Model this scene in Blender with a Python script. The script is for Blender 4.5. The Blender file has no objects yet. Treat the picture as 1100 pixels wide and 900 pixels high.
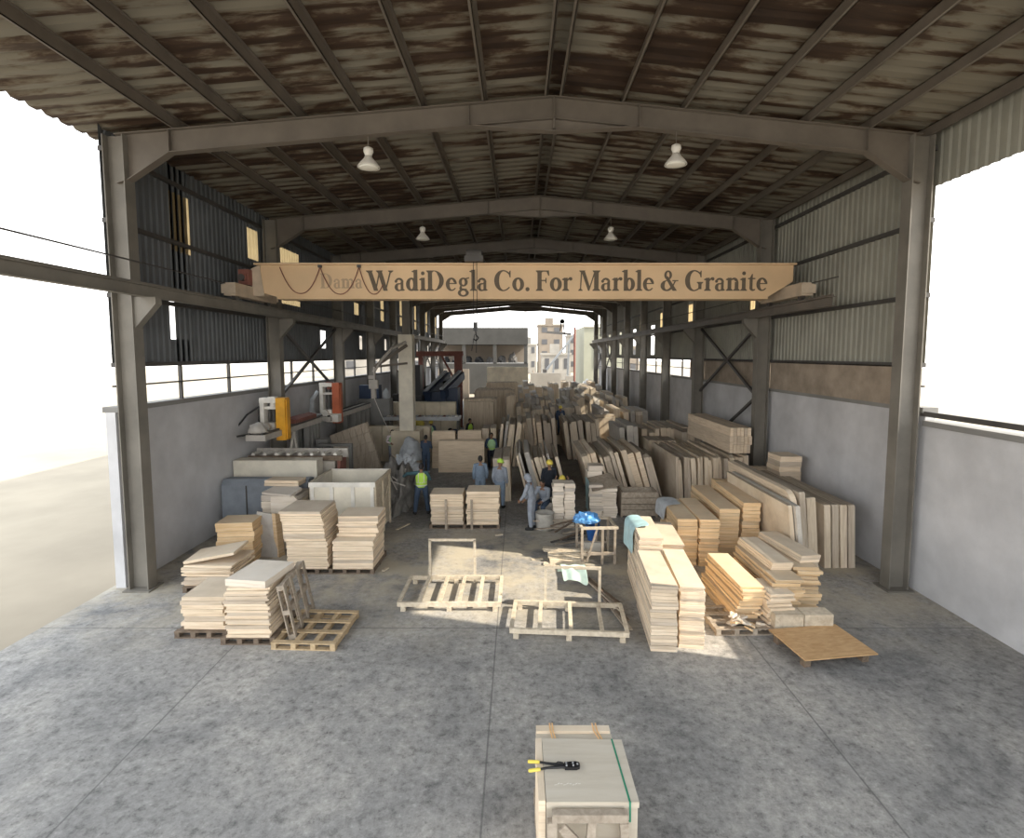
import bpy, bmesh, math, random
from mathutils import Vector, Matrix, Euler, Quaternion, noise
PI = math.pi
R = random.Random(7)
scene = bpy.context.scene
COL = scene.collection

# ------------------------------------------------------------------ camera
F = 560.0; CAMH = 5.3; VPX = 557.0; PITCH = math.atan(0.08); CY = 381 + F*0.08
cam_d = bpy.data.cameras.new('camera'); cam = bpy.data.objects.new('camera', cam_d); COL.objects.link(cam)
cam_d.sensor_fit = 'HORIZONTAL'; cam_d.sensor_width = 36; cam_d.lens = F/1100*36
cam_d.shift_x = -(VPX-550)/1100; cam_d.shift_y = -(450-CY)/1100
cam_d.clip_end = 2000; cam_d.clip_start = 0.05
cam.location = (0, 0, CAMH); cam.rotation_euler = (PI/2-PITCH, 0, 0)
scene.camera = cam

# ------------------------------------------------------------------ world, sun, exposure
SKY = 3.0; SUN = 8.0
w = bpy.data.worlds.new('world'); scene.world = w; w.use_nodes = True
nt = w.node_tree; bg = nt.nodes['Background']
tc = nt.nodes.new('ShaderNodeTexCoord'); sp = nt.nodes.new('ShaderNodeSeparateXYZ'); rp = nt.nodes.new('ShaderNodeValToRGB')
nt.links.new(tc.outputs['Generated'], sp.inputs[0]); nt.links.new(sp.outputs['Z'], rp.inputs[0])
rp.color_ramp.elements[0].position = 0.0; rp.color_ramp.elements[0].color = (1.0, .97, .92, 1)
rp.color_ramp.elements[1].position = 0.6; rp.color_ramp.elements[1].color = (.86, .93, 1.0, 1)
nt.links.new(rp.outputs[0], bg.inputs[0]); bg.inputs[1].default_value = SKY
SUNDIR = Vector((-1, .27, -.80)).normalized()
sd = bpy.data.lights.new('sun', 'SUN'); sd.energy = SUN; sd.angle = math.radians(.6); sd.color = (1, .90, .74)
sun = bpy.data.objects.new('sun', sd); COL.objects.link(sun)
sun.rotation_euler = SUNDIR.to_track_quat('-Z', 'Y').to_euler(); sun.location = (30, -6, 24)
vs = scene.view_settings
vs.view_transform = 'Standard'; vs.look = 'None'; vs.gamma = 1; vs.use_curve_mapping = False; vs.exposure = 0.12

# ------------------------------------------------------------------ materials
MATS = {}
def new_mat(name, rough=.8, metal=0):
    m = bpy.data.materials.new(name); m.use_nodes = True
    b = m.node_tree.nodes['Principled BSDF']; b.inputs['Roughness'].default_value = rough; b.inputs['Metallic'].default_value = metal
    MATS[name] = m
    return m, m.node_tree, b
def N(nt, typ, **kw):
    n = nt.nodes.new(typ)
    for k, v in kw.items(): setattr(n, k, v)
    return n
def ramp(nt, src, stops):
    r = N(nt, 'ShaderNodeValToRGB'); cr = r.color_ramp
    while len(cr.elements) < len(stops): cr.elements.new(.5)
    for e, (p, c) in zip(cr.elements, stops): e.position = p; e.color = (c[0], c[1], c[2], 1)
    nt.links.new(src, r.inputs[0]); return r.outputs[0]
def mixc(nt, fac, a, b, mode='MIX'):
    m = N(nt, 'ShaderNodeMix', data_type='RGBA', blend_type=mode)
    if isinstance(fac, (int, float)): m.inputs[0].default_value = fac
    else: nt.links.new(fac, m.inputs[0])
    for s, v in ((6, a), (7, b)):
        if isinstance(v, tuple): m.inputs[s].default_value = (v[0], v[1], v[2], 1)
        else: nt.links.new(v, m.inputs[s])
    return m.outputs[2]
def coords(nt, scale=(1, 1, 1), kind='Object'):
    t = N(nt, 'ShaderNodeTexCoord'); mp = N(nt, 'ShaderNodeMapping'); mp.inputs['Scale'].default_value = scale
    nt.links.new(t.outputs[kind], mp.inputs[0]); return mp.outputs[0]
def noise_t(nt, vec, scale, detail=5, rough=.6, dist=0):
    n = N(nt, 'ShaderNodeTexNoise'); n.inputs['Scale'].default_value = scale; n.inputs['Detail'].default_value = detail
    n.inputs['Roughness'].default_value = rough; n.inputs['Distortion'].default_value = dist
    nt.links.new(vec, n.inputs['Vector']); return n.outputs['Fac']
def bump(nt, b, h, s=.3, d=.02):
    n = N(nt, 'ShaderNodeBump'); n.inputs['Strength'].default_value = s; n.inputs['Distance'].default_value = d
    nt.links.new(h, n.inputs['Height']); nt.links.new(n.outputs[0], b.inputs['Normal'])
def objrand(nt): return N(nt, 'ShaderNodeObjectInfo').outputs['Random']
def mul(a, k): return tuple(x*k for x in a)

def mat_flat(name, col, rough=.8, metal=0, var=.25, scale=3, rnd=.0):
    """one colour broken up by dirt noise and, if asked, by a per-object shift"""
    m, nt, b = new_mat(name, rough, metal)
    v = coords(nt); n = noise_t(nt, v, scale, 6)
    c = ramp(nt, n, [(.3, mul(col, 1-var)), (.7, mul(col, 1+var*.6))])
    if rnd:
        c = mixc(nt, 1.0, c, ramp(nt, objrand(nt), [(0, (1-rnd,)*3), (1, (1+rnd*.5,)*3)]), 'MULTIPLY')
    nt.links.new(c, b.inputs['Base Color'])
    return m
def mat_stone(name, cols, dust, dustamt=.75, band=(1.0, 1.0, 14), rnd=.26):
    """cut limestone: banded veining, saw marks, a per-piece tint, grey dust settled on the upward faces"""
    m, nt, b = new_mat(name, .85)
    v = coords(nt, band); oi = N(nt, 'ShaderNodeObjectInfo')
    va = N(nt, 'ShaderNodeVectorMath'); va.operation = 'ADD'; nt.links.new(v, va.inputs[0])
    vm = N(nt, 'ShaderNodeVectorMath'); vm.operation = 'SCALE'; vm.inputs[0].default_value = (37, 51, 23); nt.links.new(oi.outputs['Random'], vm.inputs['Scale'])
    nt.links.new(vm.outputs[0], va.inputs[1])
    n1 = noise_t(nt, va.outputs[0], 1.6, 6, .65, .3)
    c = ramp(nt, n1, [(.25, cols[0]), (.5, cols[1]), (.75, cols[2])])
    t = ramp(nt, oi.outputs['Random'], [(0, (1-rnd, 1-rnd, 1-rnd*.9)), (.5, (1, .98, .95)), (1, (1+rnd*.4, 1+rnd*.35, 1+rnd*.3))])
    c = mixc(nt, 1.0, c, t, 'MULTIPLY')
    g = N(nt, 'ShaderNodeNewGeometry'); s = N(nt, 'ShaderNodeSeparateXYZ'); nt.links.new(g.outputs['True Normal'], s.inputs[0])
    n2 = noise_t(nt, va.outputs[0], 5, 4)
    up = ramp(nt, s.outputs['Z'], [(.6, (0, 0, 0)), (.9, (dustamt,)*3)])
    am = N(nt, 'ShaderNodeMath', operation='MULTIPLY'); nt.links.new(up, am.inputs[0])
    nt.links.new(ramp(nt, n2, [(.2, (.6,)*3), (.7, (1,)*3)]), am.inputs[1])
    c = mixc(nt, am.outputs[0], c, dust)
    nt.links.new(c, b.inputs['Base Color']); bump(nt, b, n2, .15, .01)
    return m
mat_stone('stone_cream', [(.54, .43, .30), (.73, .60, .45), (.82, .72, .58)], (.60, .53, .43), .5)
mat_stone('stone_honey', [(.56, .38, .20), (.74, .54, .32), (.82, .67, .47)], (.60, .52, .41), .6)
mat_stone('stone_white', [(.58, .50, .41), (.74, .66, .56), (.80, .74, .66)], (.58, .55, .50), .5)
mat_stone('stone_slab', [(.46, .37, .27), (.66, .56, .43), (.80, .72, .60)], (.25, .215, .17), .8, (9, .7, .7), .28)
mat_stone('stone_grey', [(.40, .37, .33), (.52, .49, .44), (.60, .57, .51)], (.30, .28, .25), .7, (2, 2, 2), .25)
mat_stone('stone_travertine', [(.44, .38, .30), (.54, .48, .39), (.60, .55, .47)], (.50, .46, .39), .5, (1.0, 7, 5), .05)

def mat_wood(name, a, b2, rnd=.15, sc=(14, 1.2, 14)):
    m, nt, b = new_mat(name, .8)
    v = coords(nt, sc); n = noise_t(nt, v, 2.2, 5, .6, .6)
    c = ramp(nt, n, [(.3, a), (.7, b2)])
    c = mixc(nt, 1.0, c, ramp(nt, objrand(nt), [(0, (1-rnd,)*3), (1, (1+rnd*.5,)*3)]), 'MULTIPLY')
    nt.links.new(c, b.inputs['Base Color']); bump(nt, b, n, .2, .004)
mat_wood('wood_pale', (.46, .38, .28), (.68, .60, .47), sc=(4, 4, 4))
mat_wood('wood_new', (.38, .27, .15), (.56, .43, .27), sc=(5, 5, 5))
mat_wood('wood_old', (.26, .21, .16), (.46, .39, .31), sc=(5, 5, 5))
mat_wood('wood_dark', (.11, .08, .055), (.22, .165, .12), sc=(5, 5, 5))
mat_wood('plywood', (.42, .25, .11), (.58, .38, .20), sc=(2, 7, 5))

def mat_floor():
    m, nt, b = new_mat('concrete_floor', .82)
    v = coords(nt, kind='Object')
    n1 = noise_t(nt, v, .4, 9, .68, .4); n2 = noise_t(nt, v, 6.0, 10, .8); n3 = noise_t(nt, v, 11, 8, .82)
    c = ramp(nt, n1, [(.34, (.185, .182, .18)), (.5, (.31, .30, .287)), (.64, (.42, .40, .37))])
    c = mixc(nt, .9, c, ramp(nt, n2, [(.36, (.40,)*3), (.46, (.82,)*3), (.54, (1, 1, 1)), (.68, (1.22,)*3)]), 'MULTIPLY')
    spots = ramp(nt, n3, [(.35, (.22,)*3), (.42, (.85,)*3), (.55, (1.0,)*3), (.65, (1.35,)*3)])
    c = mixc(nt, .85, c, spots, 'MULTIPLY')
    # pale stone dust, concentrated on the sun patch to paint in its warm light
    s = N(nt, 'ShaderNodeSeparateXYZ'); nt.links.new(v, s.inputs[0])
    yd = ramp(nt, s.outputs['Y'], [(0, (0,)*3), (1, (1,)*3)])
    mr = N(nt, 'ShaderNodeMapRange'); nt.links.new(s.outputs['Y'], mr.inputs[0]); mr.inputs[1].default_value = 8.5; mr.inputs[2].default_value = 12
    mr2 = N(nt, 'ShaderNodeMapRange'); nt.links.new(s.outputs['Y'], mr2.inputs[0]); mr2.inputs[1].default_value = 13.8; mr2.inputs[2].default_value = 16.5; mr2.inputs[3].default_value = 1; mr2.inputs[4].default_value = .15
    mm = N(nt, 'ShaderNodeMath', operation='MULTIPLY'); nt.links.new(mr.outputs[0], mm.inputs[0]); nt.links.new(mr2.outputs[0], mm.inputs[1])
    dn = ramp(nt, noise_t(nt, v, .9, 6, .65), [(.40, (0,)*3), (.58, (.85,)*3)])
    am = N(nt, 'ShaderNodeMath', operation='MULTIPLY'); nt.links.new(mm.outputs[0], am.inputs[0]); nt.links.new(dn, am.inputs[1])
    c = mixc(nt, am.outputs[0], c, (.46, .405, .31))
    # sawn joints
    def line(axis, positions):
        out = None
        for p in positions:
            a = N(nt, 'ShaderNodeMath', operation='SUBTRACT'); nt.links.new(s.outputs[axis], a.inputs[0]); a.inputs[1].default_value = p
            ab = N(nt, 'ShaderNodeMath', operation='ABSOLUTE'); nt.links.new(a.outputs[0], ab.inputs[0])
            lt = N(nt, 'ShaderNodeMath', operation='LESS_THAN'); nt.links.new(ab.outputs[0], lt.inputs[0]); lt.inputs[1].default_value = .012
            if out is None: out = lt.outputs[0]
            else:
                mx = N(nt, 'ShaderNodeMath', operation='MAXIMUM'); nt.links.new(out, mx.inputs[0]); nt.links.new(lt.outputs[0], mx.inputs[1]); out = mx.outputs[0]
        return out
    for ax, ps in (('X', (-5.2, -.42, 4.3)), ('Y', (4.2, 9.75, 15.2))):
        fm = N(nt, 'ShaderNodeMath', operation='MULTIPLY'); nt.links.new(line(ax, ps), fm.inputs[0]); fm.inputs[1].default_value = .6
        c = mixc(nt, fm.outputs[0], c, (.09, .088, .085))
    nt.links.new(c, b.inputs['Base Color']); bump(nt, b, n2, .25, .01)
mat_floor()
def mat_roof():
    m, nt, b = new_mat('rusty_sheet', .75)
    v = coords(nt, (.55, 2.6, 1)); v2 = coords(nt, (.3, .35, 1))
    n1 = noise_t(nt, v, 1.0, 7, .62, .25); n2 = noise_t(nt, v2, 1.0, 3)
    ad = N(nt, 'ShaderNodeMath', operation='ADD'); nt.links.new(n1, ad.inputs[0])
    sc = N(nt, 'ShaderNodeMath', operation='MULTIPLY_ADD'); nt.links.new(n2, sc.inputs[0]); sc.inputs[1].default_value = .5; sc.inputs[2].default_value = -.25
    nt.links.new(sc.outputs[0], ad.inputs[1])
    s = N(nt, 'ShaderNodeSeparateXYZ'); nt.links.new(coords(nt), s.inputs[0])      # rust runs along the pans of the sheet
    fr = N(nt, 'ShaderNodeMath', operation='MULTIPLY_ADD'); nt.links.new(s.outputs['Y'], fr.inputs[0]); fr.inputs[1].default_value = 2*PI/.36; fr.inputs[2].default_value = 4.0
    sn = N(nt, 'ShaderNodeMath', operation='SINE'); nt.links.new(fr.outputs[0], sn.inputs[0])
    m3 = N(nt, 'ShaderNodeMath', operation='MULTIPLY_ADD'); nt.links.new(sn.outputs[0], m3.inputs[0]); m3.inputs[1].default_value = .035; nt.links.new(ad.outputs[0], m3.inputs[2]); ad = m3
    c = ramp(nt, ad.outputs[0], [(.45, (.185, .168, .132)), (.51, (.115, .086, .058)), (.55, (.050, .026, .013)), (.7, (.026, .013, .007))])
    nt.links.new(c, b.inputs['Base Color'])
mat_roof()
mat_flat('steel_rafter', (.15, .128, .105), .6, .0, .2, 1.5)
mat_flat('steel_dark', (.075, .07, .066), .6, 0, .25, 2)
mat_flat('steel_column', (.19, .175, .15), .65, 0, .25, 1.2)
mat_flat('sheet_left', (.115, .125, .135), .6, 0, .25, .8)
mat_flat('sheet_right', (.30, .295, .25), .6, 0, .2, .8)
mat_flat('concrete_wall', (.56, .56, .575), .9, 0, .18, .9)
mat_flat('concrete_beige', (.64, .56, .43), .9, 0, .25, 1.2)
mat_flat('concrete_pale', (.74, .69, .58), .9, 0, .2, 1.4)
mat_flat('concrete_grey', (.24, .235, .225), .9, 0, .25, .6)
mat_flat('board_brown', (.34, .28, .22), .9, 0, .3, 2)
mat_flat('crane_paint', (.68, .48, .285), .6, 0, .10, .8)
mat_flat('crane_pale', (.55, .45, .34), .7, 0, .25, 2)
mat_flat('letter_paint', (.13, .10, .07), .8, 0, .15, 4)
mat_flat('letter_faded', (.44, .32, .21), .8, 0, .1, 4)
mat_flat('lamp_white', (.75, .72, .66), .4, 0, .05, 3)
mat_flat('lamp_glass', (.80, .78, .70), .2, 0, .05, 3)
mat_flat('black_rubber', (.015, .015, .016), .5, 0, .2, 6)
mat_flat('black_metal', (.02, .02, .022), .4, .3, .2, 6)
mat_flat('yellow_paint', (.70, .34, .02), .5, 0, .2, 3)
mat_flat('yellow_plastic', (.75, .60, .10), .45, 0, .1, 5)
mat_flat('red_paint', (.34, .07, .05), .6, 0, .25, 3)
mat_flat('rust_red', (.22, .085, .065), .75, 0, .3, 2)
mat_flat('orange_paint', (.48, .12, .05), .55, 0, .2, 3)
mat_flat('white_paint', (.74, .71, .65), .6, 0, .2, 3)
mat_flat('blue_paint', (.03, .05, .10), .5, 0, .2, 2)
mat_flat('blue_steel', (.10, .14, .20), .5, .2, .2, 3)
mat_flat('grey_bundle', (.26, .29, .33), .8, 0, .25, 2)
mat_flat('dust_heap', (.20, .19, .175), .95, 0, .45, 3)
mat_flat('plastic_pale', (.48, .51, .54), .45, 0, .25, 5)
mat_flat('plastic_blue', (.10, .30, .62), .4, 0, .25, 6)
mat_flat('plastic_deep_blue', (.02, .10, .34), .4, 0, .2, 6)
mat_flat('plastic_aqua', (.42, .62, .66), .4, 0, .2, 5)
mat_flat('plastic_mint', (.55, .68, .58), .5, 0, .2, 6)
mat_flat('bag_grey', (.44, .42, .38), .9, 0, .25, 4)
mat_flat('skin', (.24, .13, .08), .6, 0, .08, 8)
mat_flat('hair_black', (.012, .010, .010), .6, 0, .2, 20)
mat_flat('cloth_blue', (.20, .26, .34), .9, 0, .2, 8)
mat_flat('cloth_greyblue', (.27, .30, .35), .9, 0, .2, 8)
mat_flat('cloth_navy', (.055, .085, .14), .9, 0, .2, 8)
mat_flat('cloth_black', (.018, .022, .032), .9, 0, .2, 8)
mat_flat('cloth_pink', (.80, .70, .72), .9, 0, .15, 8)
mat_flat('cloth_teal', (.05, .11, .13), .9, 0, .2, 8)
mat_flat('vest_lime', (.50, .78, .10), .8, 0, .1, 8)
mat_flat('vest_mint', (.42, .66, .36), .8, 0, .15, 8)
mat_flat('vest_stripe', (.70, .72, .62), .5, 0, .1, 8)
mat_flat('boot', (.02, .02, .02), .7, 0, .2, 8)
mat_flat('boot_pale', (.55, .50, .46), .8, 0, .2, 8)
mat_flat('strap_green', (.03, .24, .14), .5, 0, .1, 8)
mat_flat('strap_orange', (.80, .50, .24), .7, 0, .2, 8)
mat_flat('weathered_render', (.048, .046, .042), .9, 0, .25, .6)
mat_flat('sand', (.34, .29, .22), .95, 0, .25, .15)
mat_flat('house_pale', (.30, .28, .25), .9, 0, .2, .3)
mat_flat('house_tan', (.22, .185, .15), .9, 0, .2, .3)
mat_flat('house_cream', (.27, .27, .21), .8, 0, .1, .4)
mat_flat('window_dark', (.08, .08, .085), .4, 0, .2, 1)
mat_flat('grey_metal', (.34, .35, .36), .5, .2, .2, 3)
mat_flat('pipe_pale', (.45, .42, .38), .6, 0, .2, 3)
def mat_translucent(name, col):
    m = bpy.data.materials.new(name); m.use_nodes = True; nt = m.node_tree; MATS[name] = m
    out = nt.nodes['Material Output']; nt.nodes.remove(nt.nodes['Principled BSDF'])
    t = N(nt, 'ShaderNodeBsdfTranslucent'); d = N(nt, 'ShaderNodeBsdfDiffuse'); mx = N(nt, 'ShaderNodeMixShader'); mx.inputs[0].default_value = .35
    n = noise_t(nt, coords(nt), 2, 4); c = ramp(nt, n, [(.3, mul(col, .75)), (.7, col)])
    nt.links.new(c, t.inputs[0]); nt.links.new(c, d.inputs[0]); nt.links.new(t.outputs[0], mx.inputs[1]); nt.links.new(d.outputs[0], mx.inputs[2]); nt.links.new(mx.outputs[0], out.inputs[0])
mat_translucent('fibreglass', (.52, .40, .22))
mat_translucent('clear_film', (.60, .64, .66))

# ------------------------------------------------------------------ mesh helpers
class MB:
    def __init__(s): s.v = []; s.f = []
    def add(s, vs, fs):
        o = len(s.v); s.v += [tuple(x) for x in vs]; s.f += [tuple(i+o for i in f) for f in fs]; return s
    def box(s, x0, y0, z0, x1, y1, z1, M=None):
        vs = [Vector(p) for p in ((x0,y0,z0),(x1,y0,z0),(x1,y1,z0),(x0,y1,z0),(x0,y0,z1),(x1,y0,z1),(x1,y1,z1),(x0,y1,z1))]
        if M: vs = [M @ v for v in vs]
        return s.add(vs, [(3,2,1,0),(4,5,6,7),(0,1,5,4),(1,2,6,5),(2,3,7,6),(3,0,4,7)])
    def bar(s, a, b, wx, wz, up=(0,0,1)):
        """rectangular bar from a to b, wx wide across, wz deep along up"""
        a = Vector(a); b = Vector(b); d = (b-a).normalized(); u = Vector(up)
        if abs(d.dot(u)) > .98: u = Vector((0,1,0)) if abs(d.y) < .9 else Vector((1,0,0))
        x = d.cross(u).normalized(); z = x.cross(d).normalized()
        vs = []
        for p in (a, b):
            for i, j in ((-1,-1),(1,-1),(1,1),(-1,1)): vs.append(p + x*(i*wx/2) + z*(j*wz/2))
        return s.add(vs, [(0,1,2,3),(7,6,5,4),(1,0,4,5),(2,1,5,6),(3,2,6,7),(0,3,7,4)])
    def tube(s, pts, r, n=8, closed=True):
        pts = [Vector(p) for p in pts]; rs = r if isinstance(r, (list, tuple)) else [r]*len(pts)
        vs = []; fs = []; px = None
        for k, p in enumerate(pts):
            d = (pts[min(k+1, len(pts)-1)] - pts[max(k-1, 0)])
            if d.length < 1e-9: d = Vector((0,0,1))
            d.normalize()
            if px is None:
                u = Vector((0,0,1)) if abs(d.z) < .9 else Vector((1,0,0)); px = d.cross(u).normalized()
            else:
                px = px - d*px.dot(d)
                px = px.normalized() if px.length > 1e-6 else d.orthogonal().normalized()
            py = d.cross(px)
            for i in range(n):
                a = 2*PI*i/n; vs.append(p + (px*math.cos(a)+py*math.sin(a))*rs[k])
        for k in range(len(pts)-1):
            for i in range(n):
                j = (i+1) % n; fs.append((k*n+i, k*n+j, (k+1)*n+j, (k+1)*n+i))
        if closed: fs.append(tuple(range(n-1, -1, -1))); fs.append(tuple((len(pts)-1)*n+i for i in range(n)))
        return s.add(vs, fs)
    def lathe(s, prof, c=(0,0,0), n=20):
        vs = []; fs = []; c = Vector(c)
        for r, z in prof:
            for i in range(n):
                a = 2*PI*i/n; vs.append(c + Vector((r*math.cos(a), r*math.sin(a), z)))
        for k in range(len(prof)-1):
            for i in range(n):
                j = (i+1) % n; fs.append((k*n+i, k*n+j, (k+1)*n+j, (k+1)*n+i))
        fs.append(tuple(range(n-1, -1, -1))); fs.append(tuple((len(prof)-1)*n+i for i in range(n)))
        return s.add(vs, fs)
    def ball(s, c, rx, ry, rz, n=12, m=8, rot=None):
        vs = []; fs = []; c = Vector(c)
        for k in range(1, m):
            t = PI*k/m
            for i in range(n):
                a = 2*PI*i/n; p = Vector((rx*math.sin(t)*math.cos(a), ry*math.sin(t)*math.sin(a), rz*math.cos(t)))
                vs.append(c + (rot @ p if rot else p))
        for p in (Vector((0,0,rz)), Vector((0,0,-rz))): vs.append(c + (rot @ p if rot else p))
        top = len(vs)-2; bot = len(vs)-1
        for k in range(m-2):
            for i in range(n):
                j = (i+1) % n; fs.append((k*n+i, (k+1)*n+i, (k+1)*n+j, k*n+j))
        for i in range(n):
            j = (i+1) % n; fs.append((top, i, j)); fs.append((bot, (m-2)*n+j, (m-2)*n+i))
        return s.add(vs, fs)
    def prism(s, outline, axis, a, b):
        """closed 2-D outline swept along an axis from a to b"""
        def P(u, v, t): return (t,u,v) if axis == 'X' else ((u,t,v) if axis == 'Y' else (u,v,t))
        n = len(outline); vs = [P(u,v,a) for u,v in outline] + [P(u,v,b) for u,v in outline]
        fs = [tuple(range(n-1,-1,-1)), tuple(range(n,2*n))] + [(i,(i+1)%n,n+(i+1)%n,n+i) for i in range(n)]
        return s.add(vs, fs)
    def mesh(s, name, mat, smooth=False):
        me = bpy.data.meshes.new(name); me.from_pydata(s.v, [], s.f)
        bm = bmesh.new(); bm.from_mesh(me); bmesh.ops.recalc_face_normals(bm, faces=bm.faces); bm.to_mesh(me); bm.free()
        me.materials.append(MATS[mat] if isinstance(mat, str) else mat)
        if smooth:
            for p in me.polygons: p.use_smooth = True
        return me
    def build(s, name, mat, parent=None, loc=None, rz=None, smooth=False):
        return link(name, s.mesh(name, mat, smooth), parent, loc, rz)
def link(name, me, parent=None, loc=None, rz=None):
    o = bpy.data.objects.new(name, me); COL.objects.link(o)
    if parent: o.parent = parent
    if loc: o.location = loc
    if rz is not None: o.rotation_euler = (0, 0, rz)
    return o
def tag(o, label, cat, group=None):
    o['label'] = label; o['category'] = cat
    if group: o['group'] = group
    return o
def thing(name, label, cat, loc=(0,0,0), rz=0, group=None):
    o = bpy.data.objects.new(name, None); COL.objects.link(o); o.location = loc; o.rotation_euler = (0,0,rz); o.empty_display_size = .2
    return tag(o, label, cat, group)
def struct(name, mb, mat, label=None):
    o = mb.build(name, mat); o['kind'] = 'structure'
    if label: o['label'] = label
    return o
def copy_tree(o, parent=None):
    c = o.copy(); COL.objects.link(c)
    if parent: c.parent = parent
    for ch in list(o.children): copy_tree(ch, c)
    return c
ONES = ['zeroth','first','second','third','fourth','fifth','sixth','seventh','eighth','ninth','tenth','eleventh','twelfth','thirteenth','fourteenth','fifteenth','sixteenth','seventeenth','eighteenth','nineteenth']
TENS = {20:'twent', 30:'thirt', 40:'fort', 50:'fift', 60:'sixt'}
def nth(n):
    if n < 20: return ONES[n]
    t = n//10*10
    return TENS[t]+('ieth' if n % 10 == 0 else 'y-'+ONES[n % 10])

def gp(px, py, z=0.0):
    """point of the place at height z seen at a pixel of the photograph"""
    a = (px-VPX)/F; b = (CY-py)/F; c = math.cos(PITCH); s = math.sin(PITCH)
    d = Vector((a, c+b*s, -s+b*c)); t = (z-CAMH)/d.z
    return Vector((0,0,CAMH)) + d*t
def at(px, py, Y):
    a = (px-VPX)/F; b = (CY-py)/F; c = math.cos(PITCH); s = math.sin(PITCH)
    d = Vector((a, c+b*s, -s+b*c)); return Vector((0,0,CAMH)) + d*(Y/d.y)
# ------------------------------------------------------------------ hall shell
YS = [0.0, 5.8, 11.5, 18.4, 24.9, 30.3, 35.8, 41.3, 46.8, 52.3, 57.8]
XC = 8.55; XW = 8.95; RX = .75; ZE = 9.95; ZR = 10.72      # column line, wall, ridge, eave and ridge height (rafter top)
WALLZ = 4.14
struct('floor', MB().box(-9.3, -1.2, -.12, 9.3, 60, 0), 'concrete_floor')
gm = MB(); gm.add([(-160,-40,-.13),(160,-40,-.13),(160,420,-.13),(-160,420,-.13)], [(0,1,2,3)]); struct('ground', gm, 'sand')

# roof: corrugated sheet, one object a slope, ribs running down the slope
def roof_slope(sgn, name):
    mb = MB(); xe = sgn*9.5; off = .24
    ze = ZE + (ZR-ZE)*(XC-9.5)/(XC) ; y = -1.0; vs = []; prof = [(0,0),(.17,0),(.21,.06),(.28,.06),(.32,0)]
    ys = []
    while y < 58.4:
        for dy, dz in prof[:-1]: ys.append((y+dy, dz))
        y += .36
    for yy, dz in ys: vs += [(RX, yy, ZR+off+dz), (xe, yy, ze+off+dz)]
    fs = [(2*i, 2*i+1, 2*i+3, 2*i+2) for i in range(len(ys)-1)]
    mb.add(vs, fs); struct(name, mb, 'rusty_sheet')
roof_slope(-1, 'ceiling'); roof_slope(1, 'ceiling')
ridge = MB(); ridge.bar((RX,-1,ZR+.33),(RX,58.4,ZR+.33),.7,.03); struct('trim_1', ridge, 'steel_dark')

def rz(x):
    return ZR + (ZE-ZR)*((RX-x)/(RX+XC) if x < RX else (x-RX)/(XC-RX))
# rafters: tapered I sections with a haunch at the ridge and at each knee
for k, Y in enumerate(YS):
    mb = MB(); d = .44
    prof_b = [(-XC, -1.0), (-XC+.25, -.95), (-XC+1.15, -.46), (RX-1.8, -d), (RX, -.70), (RX+1.8, -d), (XC-1.15, -.46), (XC-.25, -.95), (XC, -1.0)]
    top = [(x, rz(x)) for x, _ in prof_b]; bot = [(x, rz(x)+q) for x, q in prof_b]
    mb.prism(top + bot[::-1], 'Y', Y-.006, Y+.006)
    for line in (top, bot):
        for a, b in zip(line[:-1], line[1:]): mb.bar((a[0],Y,a[1]),(b[0],Y,b[1]),.2,.018)
    for a, b in ((RX-1.8, RX), (RX, RX+1.8)): mb.bar((a,Y,rz(a)-d),(b,Y,rz(b)-d),.2,.018)
    for x in (RX-1.8, RX-.01, RX+.01, RX+1.8, -XC+1.15, XC-1.15):
        mb.box(x-.008, Y-.1, rz(x)-(.66 if abs(x-RX) < .1 else d), x+.008, Y+.1, rz(x))
    struct('roof_rafter', mb, 'steel_rafter', 'steel rafter spanning the hall under the rusty roof')
# purlins: Z sections on top of the rafters
for i in range(7):
    for sgn in (-1, 1):
        x = RX + sgn*(.16 + 1.31*i)
        if abs(x) > 9.2: continue
        mb = MB(); z = rz(x)
        mb.box(x-.007, -1, z+.01, x+.007, 58.3, z+.24); mb.box(x-.05, -1, z+.01, x+.007, 58.3, z+.025); mb.box(x-.007, -1, z+.225, x+.06, 58.3, z+.24)
        struct('roof_purlin', mb, 'steel_rafter', 'long steel purlin under the roof sheets')
# columns: H sections, with crane brackets
for k, Y in enumerate(YS):
    for sgn in (-1, 1):
        mb = MB(); x = sgn*XC; h = rz(x)-.02
        mb.box(x-.012, Y-.2, 0, x+.012, Y+.2, h) if False else None
        mb.box(x-.21, Y-.008, 0, x+.21, Y+.008, h)                 # web across the hall
        for q in (-.21, .21): mb.box(x+q-.012, Y-.15, 0, x+q+.012, Y+.15, h)
        mb.box(x-.3, Y-.25, 0, x+.3, Y+.25, .03)
        if k > 2 or sgn < 0:
            xi = x - sgn*.2
            mb.add([(xi, Y-.1, 6.55),(xi, Y+.1, 6.55),(xi-sgn*.5, Y+.1, 6.55),(xi-sgn*.5, Y-.1, 6.55),(xi, Y-.1, 5.85),(xi, Y+.1, 5.85),(xi-sgn*.5, Y+.1, 6.40),(xi-sgn*.5, Y-.1, 6.40)],
                   [(0,1,2,3),(7,6,5,4),(0,3,7,4),(1,5,6,2),(2,6,7,3),(0,4,5,1)])
        struct('steel_column', mb, 'steel_column', 'steel column carrying the roof and the crane runway')
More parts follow.
